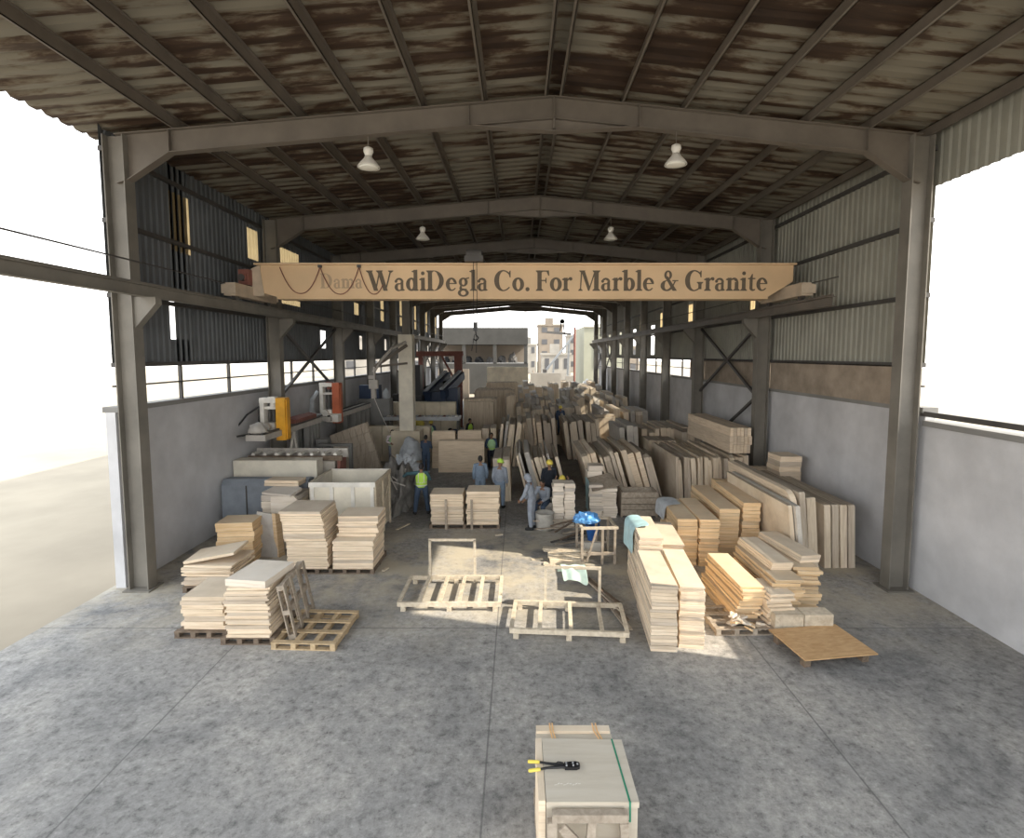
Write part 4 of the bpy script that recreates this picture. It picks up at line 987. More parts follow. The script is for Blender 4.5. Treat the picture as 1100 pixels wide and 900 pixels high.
# strip bundles lying on top of the slabs and along the wall
bundle(7.35, 17.9, 1.88, 6, 3, .115, 4.6, .30, 'the big bundle on the upright row', 'stone_cream', seed=1)
bundle(5.8, 23.0, 0, 4, 3, .3, 1.3, .5, 'the low bundle behind the big strip bundle', 'stone_slab', seed=2)
bundle(7.35, 23.2, 1.0, 3, 2, .3, 3.0, .42, 'the wall-side bundle behind the big one', 'stone_slab', seed=3)
bundle(8.15, 15.2, .95, 4, 1, .12, 2.9, .48, 'the single-tier bundle at the right edge', 'stone_cream', seed=4)
m = MB(); m.box(8.1, 15.0, 0, 8.64, 18.0, .94); tag(m.build('stone_block', 'stone_slab'), 'long weathered block under the single-tier bundle at the right edge', 'block')
stack(8.3, 16.1, 1.435, 0, .66, .8, 5, .14, 'stone_cream', 'pale block', 'the pale stack above the right edge bundle', .02, seed=80, name='stone_block', cat='block')
bundle(6.6, 17.15, 0, 4, 2, .26, .36, .55, 'the stub bundle before the upright row', 'stone_honey', seed=5)
# long slabs on edge near the right edge
def long_slab(x, y0, y1, t, h, lean, mat, label, round_=0):
    rnd = random.Random(int(x*100)); L = y1-y0; o_ = [(0,0),(L,0),(L,h),(L*.5,h-.01)]
    if round_:
        for i in range(6): a = PI/2*i/5; o_.append((round_*(1-math.sin(a)), h-round_*(1-math.cos(a))))
    else: o_ += [(.03,h),(0,h-.04)]
    m = MB(); m.prism(o_, 'X', 0, t); o = m.build('stone_slab', mat); o.location = (x, y0, t*math.sin(math.radians(lean)) if lean > 0 else 0); o.rotation_euler = (0, math.radians(lean), 0); return tag(o, label, 'slab')
long_slab(5.95+.55, 11.9, 15.5, .09, 1.80, -7, 'stone_slab', 'long grey slab on edge at the right, nearest the tile stacks')
long_slab(6.62, 11.8, 15.4, .10, 1.82, -7, 'stone_grey', 'second long slab on edge behind the nearest long grey one')
long_slab(6.80, 12.4, 16.2, .14, 1.98, -6, 'stone_cream', 'long pale slab with rounded corner on edge at the right', .35)
long_slab(7.00, 12.4, 16.3, .14, 1.98, -6, 'stone_slab', 'fourth long slab on edge counted toward the right wall')
long_slab(7.25, 12.6, 16.4, .22, 1.78, -5, 'stone_slab', 'thick fifth long slab on edge toward the right wall')
for i in range(4): long_slab(7.62+i*.2, 12.6, 16.5, .16, 1.6, -3, 'stone_slab', '%s thin long slab on edge beside the right wall' % nth(i+1))
# ------------------------------------------------------------------ left machinery
def runway(x, y0, y1, z, label):
    t = thing('saw_runway', label, 'runway', (x, y0, 0)); L = y1-y0
    for i in range(4):
        for x_ in (-.2, .2): MB().box(x_-.09, 3.3+(L-3.7)*i/3, 0, x_+.09, 3.5+(L-3.7)*i/3, z-.22).build('leg', 'concrete_grey', t)
    MB().box(-.30, 0, z-.22, .30, L, z-.04).build('beam', 'pipe_pale', t)
    for x_ in (-.2, .2): MB().box(x_-.03, 0, z-.04, x_+.03, L, z+.02).build('rail', 'steel_dark', t)
    return t
runway(-8.0, 15.7, 20.3, 2.9, 'pale saw runway on a low wall under the yellow saw')
runway(-8.0, 21.2, 27.2, 2.8, 'dark twin-rail saw runway under the orange-red saw')
def saw(x, y, z, mat, label, h, fan):
    t = thing('bridge_saw', label, 'saw', (x, y, z))
    m = MB(); m.box(.12, -.18, -.40, .42, .18, h); m.box(.42, -.12, -.35, .46, .12, h-.05); m.build('mast', mat, t)
    m = MB(); m.box(-.42, -.14, .0, -.28, .14, h-.02); m.box(-.42, -.16, h-.16, .12, .16, h); m.box(-.34, -.1, h*.62, .12, .1, h*.62+.09); m.build('gantry_frame', 'white_paint', t)
    m = MB(); m.tube([(-.02, 0, .12), (-.02, 0, h-.2)], .06, 10); m.tube([(-.16, 0, .12), (-.16, 0, h-.2)], .045, 10); m.build('lead_screw', 'steel_dark', t)
    m = MB(); m.box(-.32, -.25, -.12, .1, .25, .18); m.tube([(-.12,-.42,.05),(-.12,.3,.05)], .13, 14); m.build('motor', 'white_paint' if fan else 'pipe_pale', t)
    m = MB(); m.box(-.16, -.12, h, .08, .12, h+.03); m.tube([(-.04, 0, h-.28), (-.04, 0, h-.16)], .1, 12); m.build('gearbox', 'rust_red' if fan else 'lamp_white', t)
    return t
s1 = saw(-8.0, 17.0, 2.92, 'yellow_paint', 'yellow bridge saw mast with white frame on the left runway', .98, False)
pts = [(-.42, -.1, .72), (-.75, -.3, .45), (-1.05, -.5, .0), (-1.0, -.6, -.22), (-.55, -.5, -.15)]
MB().tube(pts, .03, 8).build('hose', 'black_rubber', s1)
MB().tube([(-.44, -.15, .7), (-.44, -.15, 0)], .03, 8).build('hose', 'black_rubber', s1)
s2 = saw(-7.95, 22.0, 2.82, 'orange_paint', 'orange-red bridge saw mast with white frame on the farther runway', 1.3, True)
MB().tube([(-.5, -.1, .95), (-.72, -.2, .6), (-.72, -.25, .1), (-.5, -.3, -.1)], .09, 10).build('duct', 'plastic_pale', s2)
MB().box(-.75, -.55, -.38, -.25, -.2, .02).build('control_box', 'plastic_pale', s2)
MB().box(.0, -.6, -.3, .5, -.2, .02).build('blade_guard', 'white_paint', s2)
cv = thing('machine_cover', 'dark red ribbed cover along the runway behind the yellow saw', 'cover', (-8.0, 17.9, 2.92))
m = MB()
for i in range(12): m.prism([(-.30,0),(.28,0),(.28,.13),(0,.20),(-.30,.13)], 'Y', i*.16, i*.16+.145)
m.build('bellows', 'rust_red', cv)
m = MB(); m.lathe([(.16,0),(.18,.03),(.18,.2),(.10,.26)], (0,0,0), 14); tag(m.build('end_motor', 'pipe_pale', None, (-7.6, 19.4, 2.75), smooth=True), 'pale motor at the end of the red ribbed cover', 'motor') if False else None
o = lump((-8.05, 15.95, 2.92), .28, .24, .28, 'pipe_pale', 'saw_motor', 'pale dusty motor at the near end of the left runway', 'motor', 4, .25, 3)
m = MB(); m.box(-7.45, 19.15, 1.9, -6.2, 19.3, 2.0); m.box(-7.4, 19.1, 0, -7.3, 19.3, 1.9); m.box(-6.3, 19.1, 0, -6.2, 19.3, 1.9); tag(m.build('work_bench', 'concrete_grey'), 'dark narrow bench between the two saw runways', 'bench')
m = MB(); m.box(-8.4, 19.6, 0, -7.25, 19.9, 2.1); tag(m.build('splash_wall', 'concrete_grey'), 'stained grey splash wall behind the roller conveyor', 'wall')
for a, b, l in (((-7.55, 15.9, 2.6), (-7.95, 15.7, 1.9), 'left'), ((-7.55, 15.9, 2.6), (-7.2, 15.7, 1.9), 'right')): pass
m = MB(); m.bar((-7.62, 17.55, 2.7), (-8.1, 17.5, 0), .08, .08); m.bar((-7.62, 17.55, 2.7), (-7.25, 17.5, 0), .06, .06); tag(m.build('prop', 'pipe_pale'), 'pale forked prop standing under the yellow saw', 'prop')
bt = thing('machine_cabinet', 'dark blue cabinet against the left wall beyond the red saw', 'cabinet', (-8.0, 28.2, 2.95))
MB().box(-.55, -.3, 0, .5, .3, .72).build('body', 'blue_paint', bt); MB().box(-.5, -.32, .06, -.03, -.3, .66).build('door', 'blue_paint', bt); MB().box(.0, -.32, .06, .46, -.3, .66).build('door', 'blue_paint', bt)
m = MB(); m.box(-8.6, 27.75, 0, -6.9, 28.55, 2.94); tag(m.build('concrete_plinth', 'concrete_grey'), 'dark concrete plinth under the dark blue cabinet', 'plinth')
m = MB(); m.lathe([(.16,0),(.18,.04),(.18,.3),(.14,.42),(.05,.5),(.05,.56)], n=16); tag(m.build('plastic_jerrycan', 'plastic_pale', None, (-7.15, 28.1, 2.94), smooth=True), 'pale plastic bottle beside the dark blue cabinet', 'bottle')

# beige block walls between the saws and the column
def blockwall(x0, x1, y0, y1, h, label, n=4):
    t = thing('block_wall', label, 'block wall', ((x0+x1)/2, (y0+y1)/2, 0)); w = (x1-x0)/n
    for i in range(n): MB().box(-(x1-x0)/2+i*w+.01, -(y1-y0)/2, 0, -(x1-x0)/2+(i+1)*w-.01, (y1-y0)/2, h-.02*(i % 2)).build('block', 'concrete_beige', t)
blockwall(-7.6, -4.4, 25.7, 26.2, 1.75, 'low beige block wall left of the jib column')
blockwall(-7.9, -3.6, 29.6, 30.2, 2.6, 'tall beige block wall behind the jib column', 5)
rk = thing('roller_table', 'grey roller table running behind the low beige block wall', 'conveyor', (-5.1, 27.6, 0))
for yy in (-.35, .35): MB().box(-2.0, yy-.04, 1.85, 2.0, yy+.04, 2.05).build('side_rail', 'grey_metal', rk)
for i in range(12): MB().tube([(-1.85+i*.33, -.32, 2.0), (-1.85+i*.33, .32, 2.0)], .07, 8).build('roller', 'rust_red' if i % 4 == 1 else 'lamp_white', rk)
for x in (-1.9, 1.9): MB().box(x-.05, -.35, 0, x+.05, .35, 1.85).build('leg', 'steel_dark', rk)
m = MB(); m.box(-8.0, 33, 0, -6.4, 33.5, 2.8); tag(m.build('machine_bench', 'steel_dark'), 'long dark machine bench beyond the tall beige wall', 'bench')

# jib column with arm and lifter
jc = thing('jib_column', 'tall beige column on a square plinth carrying a jib arm', 'column', (-5.35, 25.0, 0))
MB().box(-.70, -.5, 0, .66, .5, 1.68).build('plinth', 'concrete_beige', jc)
MB().box(-.33, -.3, 1.68, .33, .3, 6.25).build('shaft', 'concrete_pale', jc)
m = MB(); m.box(-.16, -.16, 6.25, .16, .16, 9.6); m.build('steel_stub', 'steel_column', jc)
m = MB(); m.bar((.1, -.36, 5.75), (-1.25, -1.1, 4.75), .12, .14); m.bar((.1, -.36, 4.9), (-1.25, -1.1, 4.75), .09, .10); m.bar((-.6,-.7,5.2),(-.6,-.7,4.85),.06,.06); m.build('jib_arm', 'steel_rafter', jc)
m = MB(); m.tube([(.05, -.35, 5.9), (-.5, -.8, 5.6), (-1.0, -1.0, 5.0), (-1.3, -1.1, 4.5)], .07, 8); m.build('hose', 'pipe_pale', jc)
m = MB(); m.tube([(-1.25,-1.1,4.75),(-1.27,-1.1,3.9)], .05, 8); m.box(-1.5,-1.2,3.75,-1.1,-1.0,4.15); m.box(-1.38,-1.25,3.3,-1.22,-.95,3.75); m.box(-1.55,-1.12,4.2,-1.3,-1.05,4.35); m.build('lifter_head', 'pipe_pale', jc)
m = MB(); m.tube([(-1.3,-1.1,3.35),(-1.0,-1.0,2.5),(-.72,-.7,1.7)], .012, 6); m.build('cable', 'lamp_white', jc)
m = MB(); m.box(-6.6, 30.5, 2.9, -5.75, 31.3, 4.7); m.box(-6.9, 30.7, 3.0, -6.6, 31.2, 4.0); m.box(-6.7, 30.4, 0, -5.7, 31.4, 2.9); tag(m.build('machine_housing', 'black_metal'), 'black machine housing left of the jib column', 'machine')

# red gantry
rg = thing('red_gantry', 'dark red steel goal-post gantry beyond the aisle', 'gantry', (-4.4, 38.0, 0))
pr = at(493, 450, 38).x+4.4; pl_ = at(452, 380, 38).x+4.4
MB().box(pr-.28, -.2, 0, pr+.28, .2, 5.3).build('post', 'rust_red', rg); MB().box(pl_-.15, -.2, 0, pl_+.15, .2, 5.3).build('post', 'rust_red', rg)
MB().box(pl_-.3, -.18, 5.2, pr+.35, .18, 5.55).build('cross_beam', 'rust_red', rg)
MB().bar((pr-.25, 0, 3.4), (pr-1.2, 0, 5.2), .14, .14).build('knee_brace', 'rust_red', rg)
# blue saw tables
bm_ = thing('block_cutter', 'large dark blue machine with slanting white guide rails', 'machine', (-5.0, 33.0, 0))
m = MB(); m.box(-1.15, -.8, 0, .45, .8, 3.0); m.box(.45, -.5, 0, 1.2, .9, 3.2); m.build('body', 'blue_paint', bm_)
for q in (0, 1):
    m = MB(); x = -.7+q*.95; m.bar((x, -1.0, 3.1+.1*q), (x+.75, 2.6, 4.2), .22, .10); m.build('guide_rail', 'plastic_pale', bm_)
    m = MB(); m.bar((x+.1, -1.0, 2.75+.1*q), (x+.9, 2.6, 3.9), .35, .5); m.build('slide_bed', 'blue_paint', bm_)
m = MB(); m.tube([(-1.0,.2,3.15),(-.4,.8,3.35),(.2,1.4,3.5)], .12, 8); m.build('hose_bundle', 'black_rubber', bm_)
for i in range(3):
    m = MB(); m.lathe([(.30,0),(.32,.03),(.32,.75),(.28,.8)], n=16); tag(m.build('oil_drum', ['rust_red', 'blue_paint', 'steel_dark'][i], None, (-3.2+.75*i, 30.6, 0), smooth=True), ['dark red', 'dark blue', 'dark grey'][i]+' drum on the floor beyond the cross-aisle slabs', 'drum')

# dusty heap wrapped in plastic, left of the vest worker
o = lump((-4.2, 18.1, 0), .52, 1.3, 1.42, 'dust_heap', 'dust_heap', 'tall grey heap of stone dust and rubble right of the white crate', 'heap', 3, .42, 5, 2.0); o['kind'] = 'stuff'
lump((-4.3, 19.6, .95), .5, .6, .55, 'plastic_pale', 'plastic_sheet', 'pale crumpled plastic sheet over the top of the dust heap', 'sheet', 5, .5, 5, 2.6)
lump((-5.0, 23.9, .5), .55, .3, 1.0, 'plastic_pale', 'wrapped_bale', 'pale plastic wrapped bale leaning on the column plinth', 'bale', 6, .2, 4, 1.8)
rn = random.Random(21)
for i in range(6):
    q = Vector((-4.2+rn.uniform(-.3,.3), 16.9+rn.uniform(-.1,.9), .75+rn.uniform(0,.5))); d = Vector((rn.uniform(-1,1), rn.uniform(-.6,.2), rn.uniform(.3,1))).normalized()
    m = MB(); m.tube([q-d*.5, q, q+d*.35+Vector((0,0,.05))], .022, 6); tag(m.build('bent_rod', 'pipe_pale'), 'pale bent strip sticking out of the dust heap', 'rod', 'strips in the dust heap')

# yellow machine parts seen among the far workers
for i, (px, py, Y) in enumerate(((449, 455, 28.6), (484, 457, 31.2))):
    p = at(px, py, Y); m = MB(); m.ball((0,0,0), .36, .3, .3, 14, 8); m.box(-.2,-.2,-p.z,.2,.2,-.2) ; tag(m.build('yellow_grinder', 'yellow_plastic', None, (p.x, Y, p.z)), ['yellow machine hood behind the jib column plinth', 'round yellow machine hood left of the far blue worker'][i], 'machine')

# ------------------------------------------------------------------ people
def remesh(parts, voxel, mat, name, parent, smooth_it=2):
    mb = MB()
    for q in parts: mb.add(q.v, q.f)
    o = mb.build(name, mat, parent); r = o.modifiers.new('r', 'REMESH'); r.mode = 'VOXEL'; r.voxel_size = voxel
    if smooth_it: s = o.modifiers.new('s', 'SMOOTH'); s.iterations = smooth_it; s.factor = .5
    dg = bpy.context.evaluated_depsgraph_get(); dg.update(); me = bpy.data.meshes.new_from_object(o.evaluated_get(dg)); old = o.data
    o.modifiers.clear(); o.data = me; bpy.data.meshes.remove(old); me.name = name
    for p in me.polygons: p.use_smooth = True
    return o
def limb(pts, rs, n=10):
    """tapered limb through joints, round at both ends"""
    m = MB(); P = []; Q = []
    pts = [Vector(p) for p in pts]
    d0 = (pts[1]-pts[0]).normalized(); d1 = (pts[-1]-pts[-2]).normalized()
    for a in (1.0, .8, .45): P.append(pts[0]-d0*rs[0]*a); Q.append(rs[0]*math.sqrt(max(1-a*a, .0004)))
    for k, p in enumerate(pts):
        P.append(p); Q.append(rs[k])
        if k+1 < len(pts): P.append(p.lerp(pts[k+1], .5)); Q.append((rs[k]+rs[k+1])/2*1.03)
    for a in (.45, .8, 1.0): P.append(pts[-1]+d1*rs[-1]*a); Q.append(rs[-1]*math.sqrt(max(1-a*a, .0004)))
    m.tube(P, Q, n); return m
def oval(a, b, ra, rb, squash=.62, face=Vector((0,1,0)), n=14):
    """oval trunk section from a to b, flattened front to back"""
    a = Vector(a); b = Vector(b); d = (b-a).normalized(); x = d.cross(face); x = x.normalized() if x.length > 1e-4 else Vector((1,0,0)); y = x.cross(d)
    vs = []; ks = [(-.10,.55),(-.04,.88),(0,1),(.25,1),(.5,1),(.75,1),(1,1),(1.05,.85),(1.1,.5)]
    for t, k in ks:
        r = ra+(rb-ra)*min(max(t,0),1); p = a.lerp(b, t)
        for i in range(n):
            an = 2*PI*i/n; vs.append(p + x*(math.cos(an)*r*k) + y*(math.sin(an)*r*k*squash))
    m = MB(); fs = []
    for k in range(len(ks)-1):
        for i in range(n): j = (i+1) % n; fs.append((k*n+i, k*n+j, (k+1)*n+j, (k+1)*n+i))
    fs.append(tuple(range(n-1,-1,-1))); fs.append(tuple((len(ks)-1)*n+i for i in range(n))); m.add(vs, fs); return m
def person(x, y, face, label, J, top, legs, head='hair', vest=None, boots='boot', vox=.013, z=0, scale=1.0, stripe='vest_stripe'):
    """J: joint positions (facing +Y, x to the figure's right); top and legs are clothing materials"""
    p = thing('person', label, 'person', (x, y, z), face, None); p.scale = (scale,)*3
    V = lambda k: Vector(J[k])
    pel, che, nec, hd = V('pelvis'), V('chest'), V('neck'), V('head')
    up = (hd-nec).normalized(); fw = Vector(J.get('look', (0,1,0))).normalized(); fw = (fw-up*fw.dot(up)).normalized(); rt = fw.cross(up)
    RM = Matrix((rt, fw, up)).transposed()
    body = [oval(pel, che, .135, .165), oval(che, nec-(nec-che)*.12, .165, .12), limb([nec-(nec-che)*.1, nec+up*.09], [.06, .055])]
    def H(a, b, c): return hd + RM @ Vector((a, b, c))
    hm = MB(); hm.ball(hd, .076, .098, .112, 16, 12, RM); hm.ball(H(0,.028,-.055), .056, .066, .066, 12, 8, RM); hm.ball(H(0,.098,-.012), .014, .02, .026, 8, 6, RM)
    hm.ball(H(0,.085,-.058), .028, .013, .010, 8, 6, RM); hm.ball(H(0,.08,.022), .05, .02, .013, 8, 6, RM)
    for s in (-1, 1): hm.ball(H(s*.078,-.005,-.01), .012, .022, .034, 8, 6, RM)
    body.append(hm)
    for s, q in ((-1, 'l'), (1, 'r')):
        sh, el, wr = V('sh_'+q), V('el_'+q), V('wr_'+q); hip, kn, an, toe = V('hip_'+q), V('kn_'+q), V('an_'+q), V('toe_'+q)
        body += [limb([sh, el], [.052, .041]), limb([el, wr], [.042, .029]), limb([hip, kn], [.088, .056]), limb([kn, kn.lerp(an, .3), an], [.055, .056, .038]), limb([an-Vector((0,0,.03))-(toe-an)*.2, toe], [.042, .032])]
        # hand: palm, four unequal curled fingers and a thumb from the side of the palm
        d = (wr-el).normalized(); pn = Vector((s,0,0)) - d*d.x*s; pn = pn.normalized() if pn.length > .1 else Vector((0,1,0)); sd_ = d.cross(pn).normalized()
        if sd_.dot(Vector((0,1,0))) < 0: sd_ = -sd_
        pc = wr+d*.05
        pm = MB(); pm.ball(pc, .016, .04, .05, 10, 8, Matrix((pn, sd_, d)).transposed()); body.append(pm)
        for i, (o_, L) in enumerate(((.03,.068),(.010,.078),(-.010,.072),(-.03,.056))):
            b0 = pc+d*.038+sd_*o_; b1 = b0+d*L*.5-pn*s*.0; b2 = b1+d*L*.38-pn*L*.35
            body.append(limb([b0, b1, b2], [.0115, .0105, .009], 6))
        t0 = pc-d*.012+sd_*.036; body.append(limb([t0, t0+sd_*.026+d*.024, t0+sd_*.03+d*.056-pn*.012], [.0135, .012, .010], 6))
    remesh(body, vox*.72, 'skin', 'body', p)
    # clothes: closed shells following the limbs
    g = .020; fr = Vector((0,1,0))
    shirt = [oval(pel-(che-pel)*.12, che, .150+.01, .172+g*.6, .66), oval(che, nec-(nec-che)*.16, .172+g*.6, .105, .66)]
    for s, q in ((-1,'l'),(1,'r')):
        sh, el, wr = V('sh_'+q), V('el_'+q), V('wr_'+q)
        shirt += [limb([nec-(nec-che)*.22, sh, el, el.lerp(wr, .9)], [.065, .052+g*.9, .043+g*.8, .034+g*.6])]
    remesh(shirt, vox, top, 'jacket', p, 3)
    tro = [oval(pel+(che-pel)*.05, pel-(che-pel).normalized()*.09, .152, .15, .72)]
    for q in ('l', 'r'):
        hip, kn, an = V('hip_'+q), V('kn_'+q), V('an_'+q); tro.append(limb([hip, kn, kn.lerp(an, .86)], [.096+g*.5, .060+g, .047+g]))
    remesh(tro, vox, legs, 'trousers', p, 3)
    for q in ('l', 'r'):
        an, toe = V('an_'+q), V('toe_'+q); kn = V('kn_'+q)
        remesh([limb([an.lerp(kn, .16), an-Vector((0,0,.02))], [.055, .056]), limb([an-Vector((0,0,.038))-(toe-an)*.25, toe+Vector((0,0,.005))], [.050, .046])], vox, boots, 'boot', p, 2)
    if vest:
        v = [oval(pel+(che-pel)*.0, che, .178, .20, .70), oval(che, nec-(nec-che)*.24, .20, .135, .70)]
        vo = remesh(v, vox, vest, 'safety_vest', p, 3)
        for t in (.12, .42):
            b = oval(pel.lerp(che, t), pel.lerp(che, t+.12), .186, .19, .70); b.build('reflective_band', stripe, vo, smooth=True)
        if V('chest').z > 1.0:
            for s in (-1, 1):
                a = pel.lerp(che, .5); mm = MB(); mm.tube([a+Vector((s*.09,-.145,0)), che+Vector((s*.09,-.145,.02)), nec-(nec-che)*.2+Vector((s*.09,-.07,0))], .014, 6); mm.build('reflective_band', stripe, vo)
    if head == 'hair':
        hm = MB(); hm.ball(H(0,-.018,.022), .084, .098, .104, 14, 10, RM); hm.ball(H(0,-.05,-.02), .074, .065, .075, 12, 8, RM); hm.build('hair', 'hair_black', p, smooth=True)
    elif head == 'hood':
        hm = MB(); hm.ball(H(0,-.025,.015), .105, .118, .125, 14, 10, RM); hm.ball(H(0,-.045,-.09), .12, .09, .07, 12, 8, RM); hm.build('hood', 'cloth_greyblue', p, smooth=True)
    elif head:
        hm = MB(); hm.ball(H(0,-.005,.045), .112, .132, .100, 16, 10, RM); hm.ball(H(0,.03,.03), .118, .155, .022, 16, 6, RM); hm.build('helmet', head, p, smooth=True)
    e = MB()
    for s in (-1, 1): e.ball(H(s*.03,.088,.004), .012, .008, .008, 8, 6, RM)
    e.build('eyes', 'hair_black', p)
    return p
def J_stand(**k):
    j = dict(pelvis=(0,0,.94), chest=(0,.0,1.26), neck=(0,-.01,1.46), head=(0,.02,1.605), sh_l=(-.185,0,1.40), el_l=(-.24,-.03,1.12), wr_l=(-.23,.08,.88), sh_r=(.185,0,1.40), el_r=(.24,-.03,1.12), wr_r=(.23,.08,.88),
             hip_l=(-.09,0,.92), kn_l=(-.10,.02,.50), an_l=(-.11,-.02,.085), toe_l=(-.13,.13,.035), hip_r=(.09,0,.92), kn_r=(.10,.02,.50), an_r=(.11,-.02,.085), toe_r=(.13,.13,.035), look=(0,1,-.1))
    j.update(k); return j
BEND = dict(pelvis=(0,-.12,.90), chest=(0,.16,1.10), neck=(0,.34,1.17), head=(0,.47,1.16), sh_l=(-.185,.27,1.13), sh_r=(.185,.27,1.13), el_l=(-.23,.36,.88), el_r=(.23,.36,.88), wr_l=(-.15,.50,.70), wr_r=(.15,.50,.70), hip_l=(-.09,-.12,.88), hip_r=(.09,-.12,.88), kn_l=(-.11,.02,.48), kn_r=(.11,.02,.48), look=(0,.4,-1))
SIT = dict(pelvis=(0,0,.60), chest=(0,.10,.90), neck=(0,.16,1.08), head=(0,.22,1.22), sh_l=(-.185,.13,1.03), sh_r=(.185,.13,1.03), el_l=(-.24,.26,.80), el_r=(.24,.26,.80), wr_l=(-.13,.45,.70), wr_r=(.13,.45,.70), hip_l=(-.09,.02,.60), hip_r=(.09,.02,.60), kn_l=(-.14,.42,.52), kn_r=(.14,.42,.52), an_l=(-.13,.38,.09), an_r=(.13,.38,.09), toe_l=(-.14,.53,.04), toe_r=(.14,.53,.04), look=(0,1,-.5))
# vest worker by the dust heap, back to the camera, arm raised to the left
person(-3.22, 17.0, math.radians(8), 'person in lime safety vest reaching up to the dust heap, back turned', J_stand(el_l=(-.46,.12,1.36), wr_l=(-.62,.30,1.22), el_r=(.27,.10,1.16), wr_r=(.16,.34,1.18), hip_l=(-.11,0,.92), kn_l=(-.17,.0,.5), an_l=(-.22,-.04,.085), toe_l=(-.26,.10,.035), hip_r=(.11,0,.92), kn_r=(.16,.04,.5), an_r=(.21,.0,.085), toe_r=(.25,.14,.035)), 'cloth_teal', 'cloth_navy', 'hair', 'vest_lime')
person(-6.05, 24.75, math.radians(200), 'person in pale pink top and mint vest beside the jib column', J_stand(el_r=(.26,.14,1.18), wr_r=(.12,.36,1.12)), 'cloth_pink', 'cloth_greyblue', 'hair', 'vest_mint')
person(-4.15, 23.1, math.radians(-5), 'person in navy coat and pale boots seen from behind near the plinth', J_stand(el_l=(-.22,.10,1.14), wr_l=(-.08,.32,1.2), el_r=(.22,.1,1.14), wr_r=(.1,.32,1.18)), 'cloth_navy', 'cloth_navy', 'hair', None, 'boot_pale')
person(-1.36, 18.3, math.radians(10), 'person in blue overalls behind the right twin stack, dark hair', J_stand(), 'cloth_blue', 'cloth_blue', 'hair')
person(-.64, 17.7, math.radians(-12), 'person in blue-grey overalls and lime cap beside the thick slabs', J_stand(look=(.3,1,-.6), head=(.0,.06,1.59)), 'cloth_greyblue', 'cloth_blue', 'vest_lime')
person(-1.25, 23.8, math.radians(185), 'person in mint safety vest standing between cross slabs and slab rows', J_stand(el_r=(.28,.08,1.16), wr_r=(.18,.3,1.05)), 'cloth_navy', 'cloth_black', 'hair', 'vest_mint', stripe='vest_lime')
person(.40, 15.5, math.radians(70), 'person in grey-blue hooded overalls leaning toward the slabs in the aisle', J_stand(chest=(0,.05,1.25), neck=(0,.10,1.44), head=(0,.15,1.58), el_l=(-.23,.16,1.1), wr_l=(-.16,.30,.92), el_r=(.23,.08,1.1), wr_r=(.17,.26,.88), sh_l=(-.185,.08,1.38), sh_r=(.185,.08,1.38)), 'cloth_greyblue', 'cloth_greyblue', 'hood')
person(.86, 16.55, math.radians(150), 'person in grey with lime badge sitting behind the grey tub', J_stand(**SIT), 'cloth_greyblue', 'cloth_navy', 'hair', None)
person(1.45, 16.75, math.radians(172), 'person in black jacket and yellow helmet bending over the rough stack', J_stand(**{**BEND, 'chest': (0,.12,1.16), 'neck': (0,.30,1.28), 'head': (0,.42,1.34), 'sh_l': (-.185,.22,1.24), 'sh_r': (.185,.22,1.24), 'el_l': (-.25,.36,1.2), 'el_r': (.25,.36,1.2), 'wr_l': (-.2,.56,1.40), 'wr_r': (.2,.56,1.40)}), 'cloth_black', 'cloth_black', 'yellow_plastic')
person(1.05, 17.55, math.radians(190), 'person in dark jacket and yellow helmet behind the bending worker', J_stand(), 'cloth_black', 'cloth_black', 'yellow_plastic')
# far workers
person(-4.75, 28.2, math.radians(160), 'person in mint vest and yellow helmet far behind the plinth', J_stand(), 'cloth_navy', 'cloth_navy', 'yellow_plastic', 'vest_mint', vox=.03)
person(-3.3, 28.6, math.radians(100), 'person in dark blue top working near the red gantry', J_stand(**BEND), 'cloth_navy', 'cloth_black', 'hair', None, vox=.03)
person(-2.75, 29.2, math.radians(230), 'person in lime vest far off beside the brown cross pack', J_stand(), 'cloth_black', 'cloth_black', 'hair', 'vest_lime', vox=.03)
person(-2.35, 27.6, math.radians(120), 'person in pale mottled clothes far off left of the slab rows', J_stand(**BEND), 'cloth_greyblue', 'cloth_navy', 'hair', None, vox=.03)
p = at(605, 434, 29.0); person(p.x, 30.9, math.radians(180), 'person in yellow helmet standing between the second and third slab rows', J_stand(), 'cloth_navy', 'cloth_navy', 'yellow_plastic', None, vox=.03, z=.55)
m = MB(); m.box(p.x-.4, 30.6, 0, p.x+.4, 31.2, .55); tag(m.build('stone_block', 'stone_slab'), 'low block under the yellow-helmeted person between slab rows', 'block')

# ------------------------------------------------------------------ beyond the open end
bd = thing('concrete_building', 'long grey concrete building with open bays beyond the hall', 'building', (-5.4, 72, 0)); hw = 6.7
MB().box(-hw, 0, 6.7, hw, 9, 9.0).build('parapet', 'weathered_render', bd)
MB().box(-hw, 6.5, 0, hw, 6.9, 6.7).build('rear_wall', 'house_tan', bd)
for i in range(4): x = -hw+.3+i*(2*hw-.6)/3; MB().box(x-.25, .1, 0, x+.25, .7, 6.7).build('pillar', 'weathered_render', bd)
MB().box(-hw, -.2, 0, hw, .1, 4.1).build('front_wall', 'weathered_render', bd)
MB().box(-hw, .1, 4.1, hw, 6.5, 4.2).build('floor_slab', 'concrete_grey', bd)
rn = random.Random(4)
for i in range(7):
    o = lump((-10.4+i*1.6, 74.5, 4.22), .6, .6, .7+.6*rn.random(), 'black_rubber' if i < 4 else 'steel_dark', 'scrap_pile', 'dark scrap pile inside the grey concrete building', 'pile', i+10, .4, 3, group='scrap piles in the concrete building')
m = MB(); m.box(-12.1, 62.0, 0, -5.9, 62.4, 3.6); tag(m.build('yard_wall', 'house_tan'), 'tan yard wall left beyond the red gantry', 'wall')
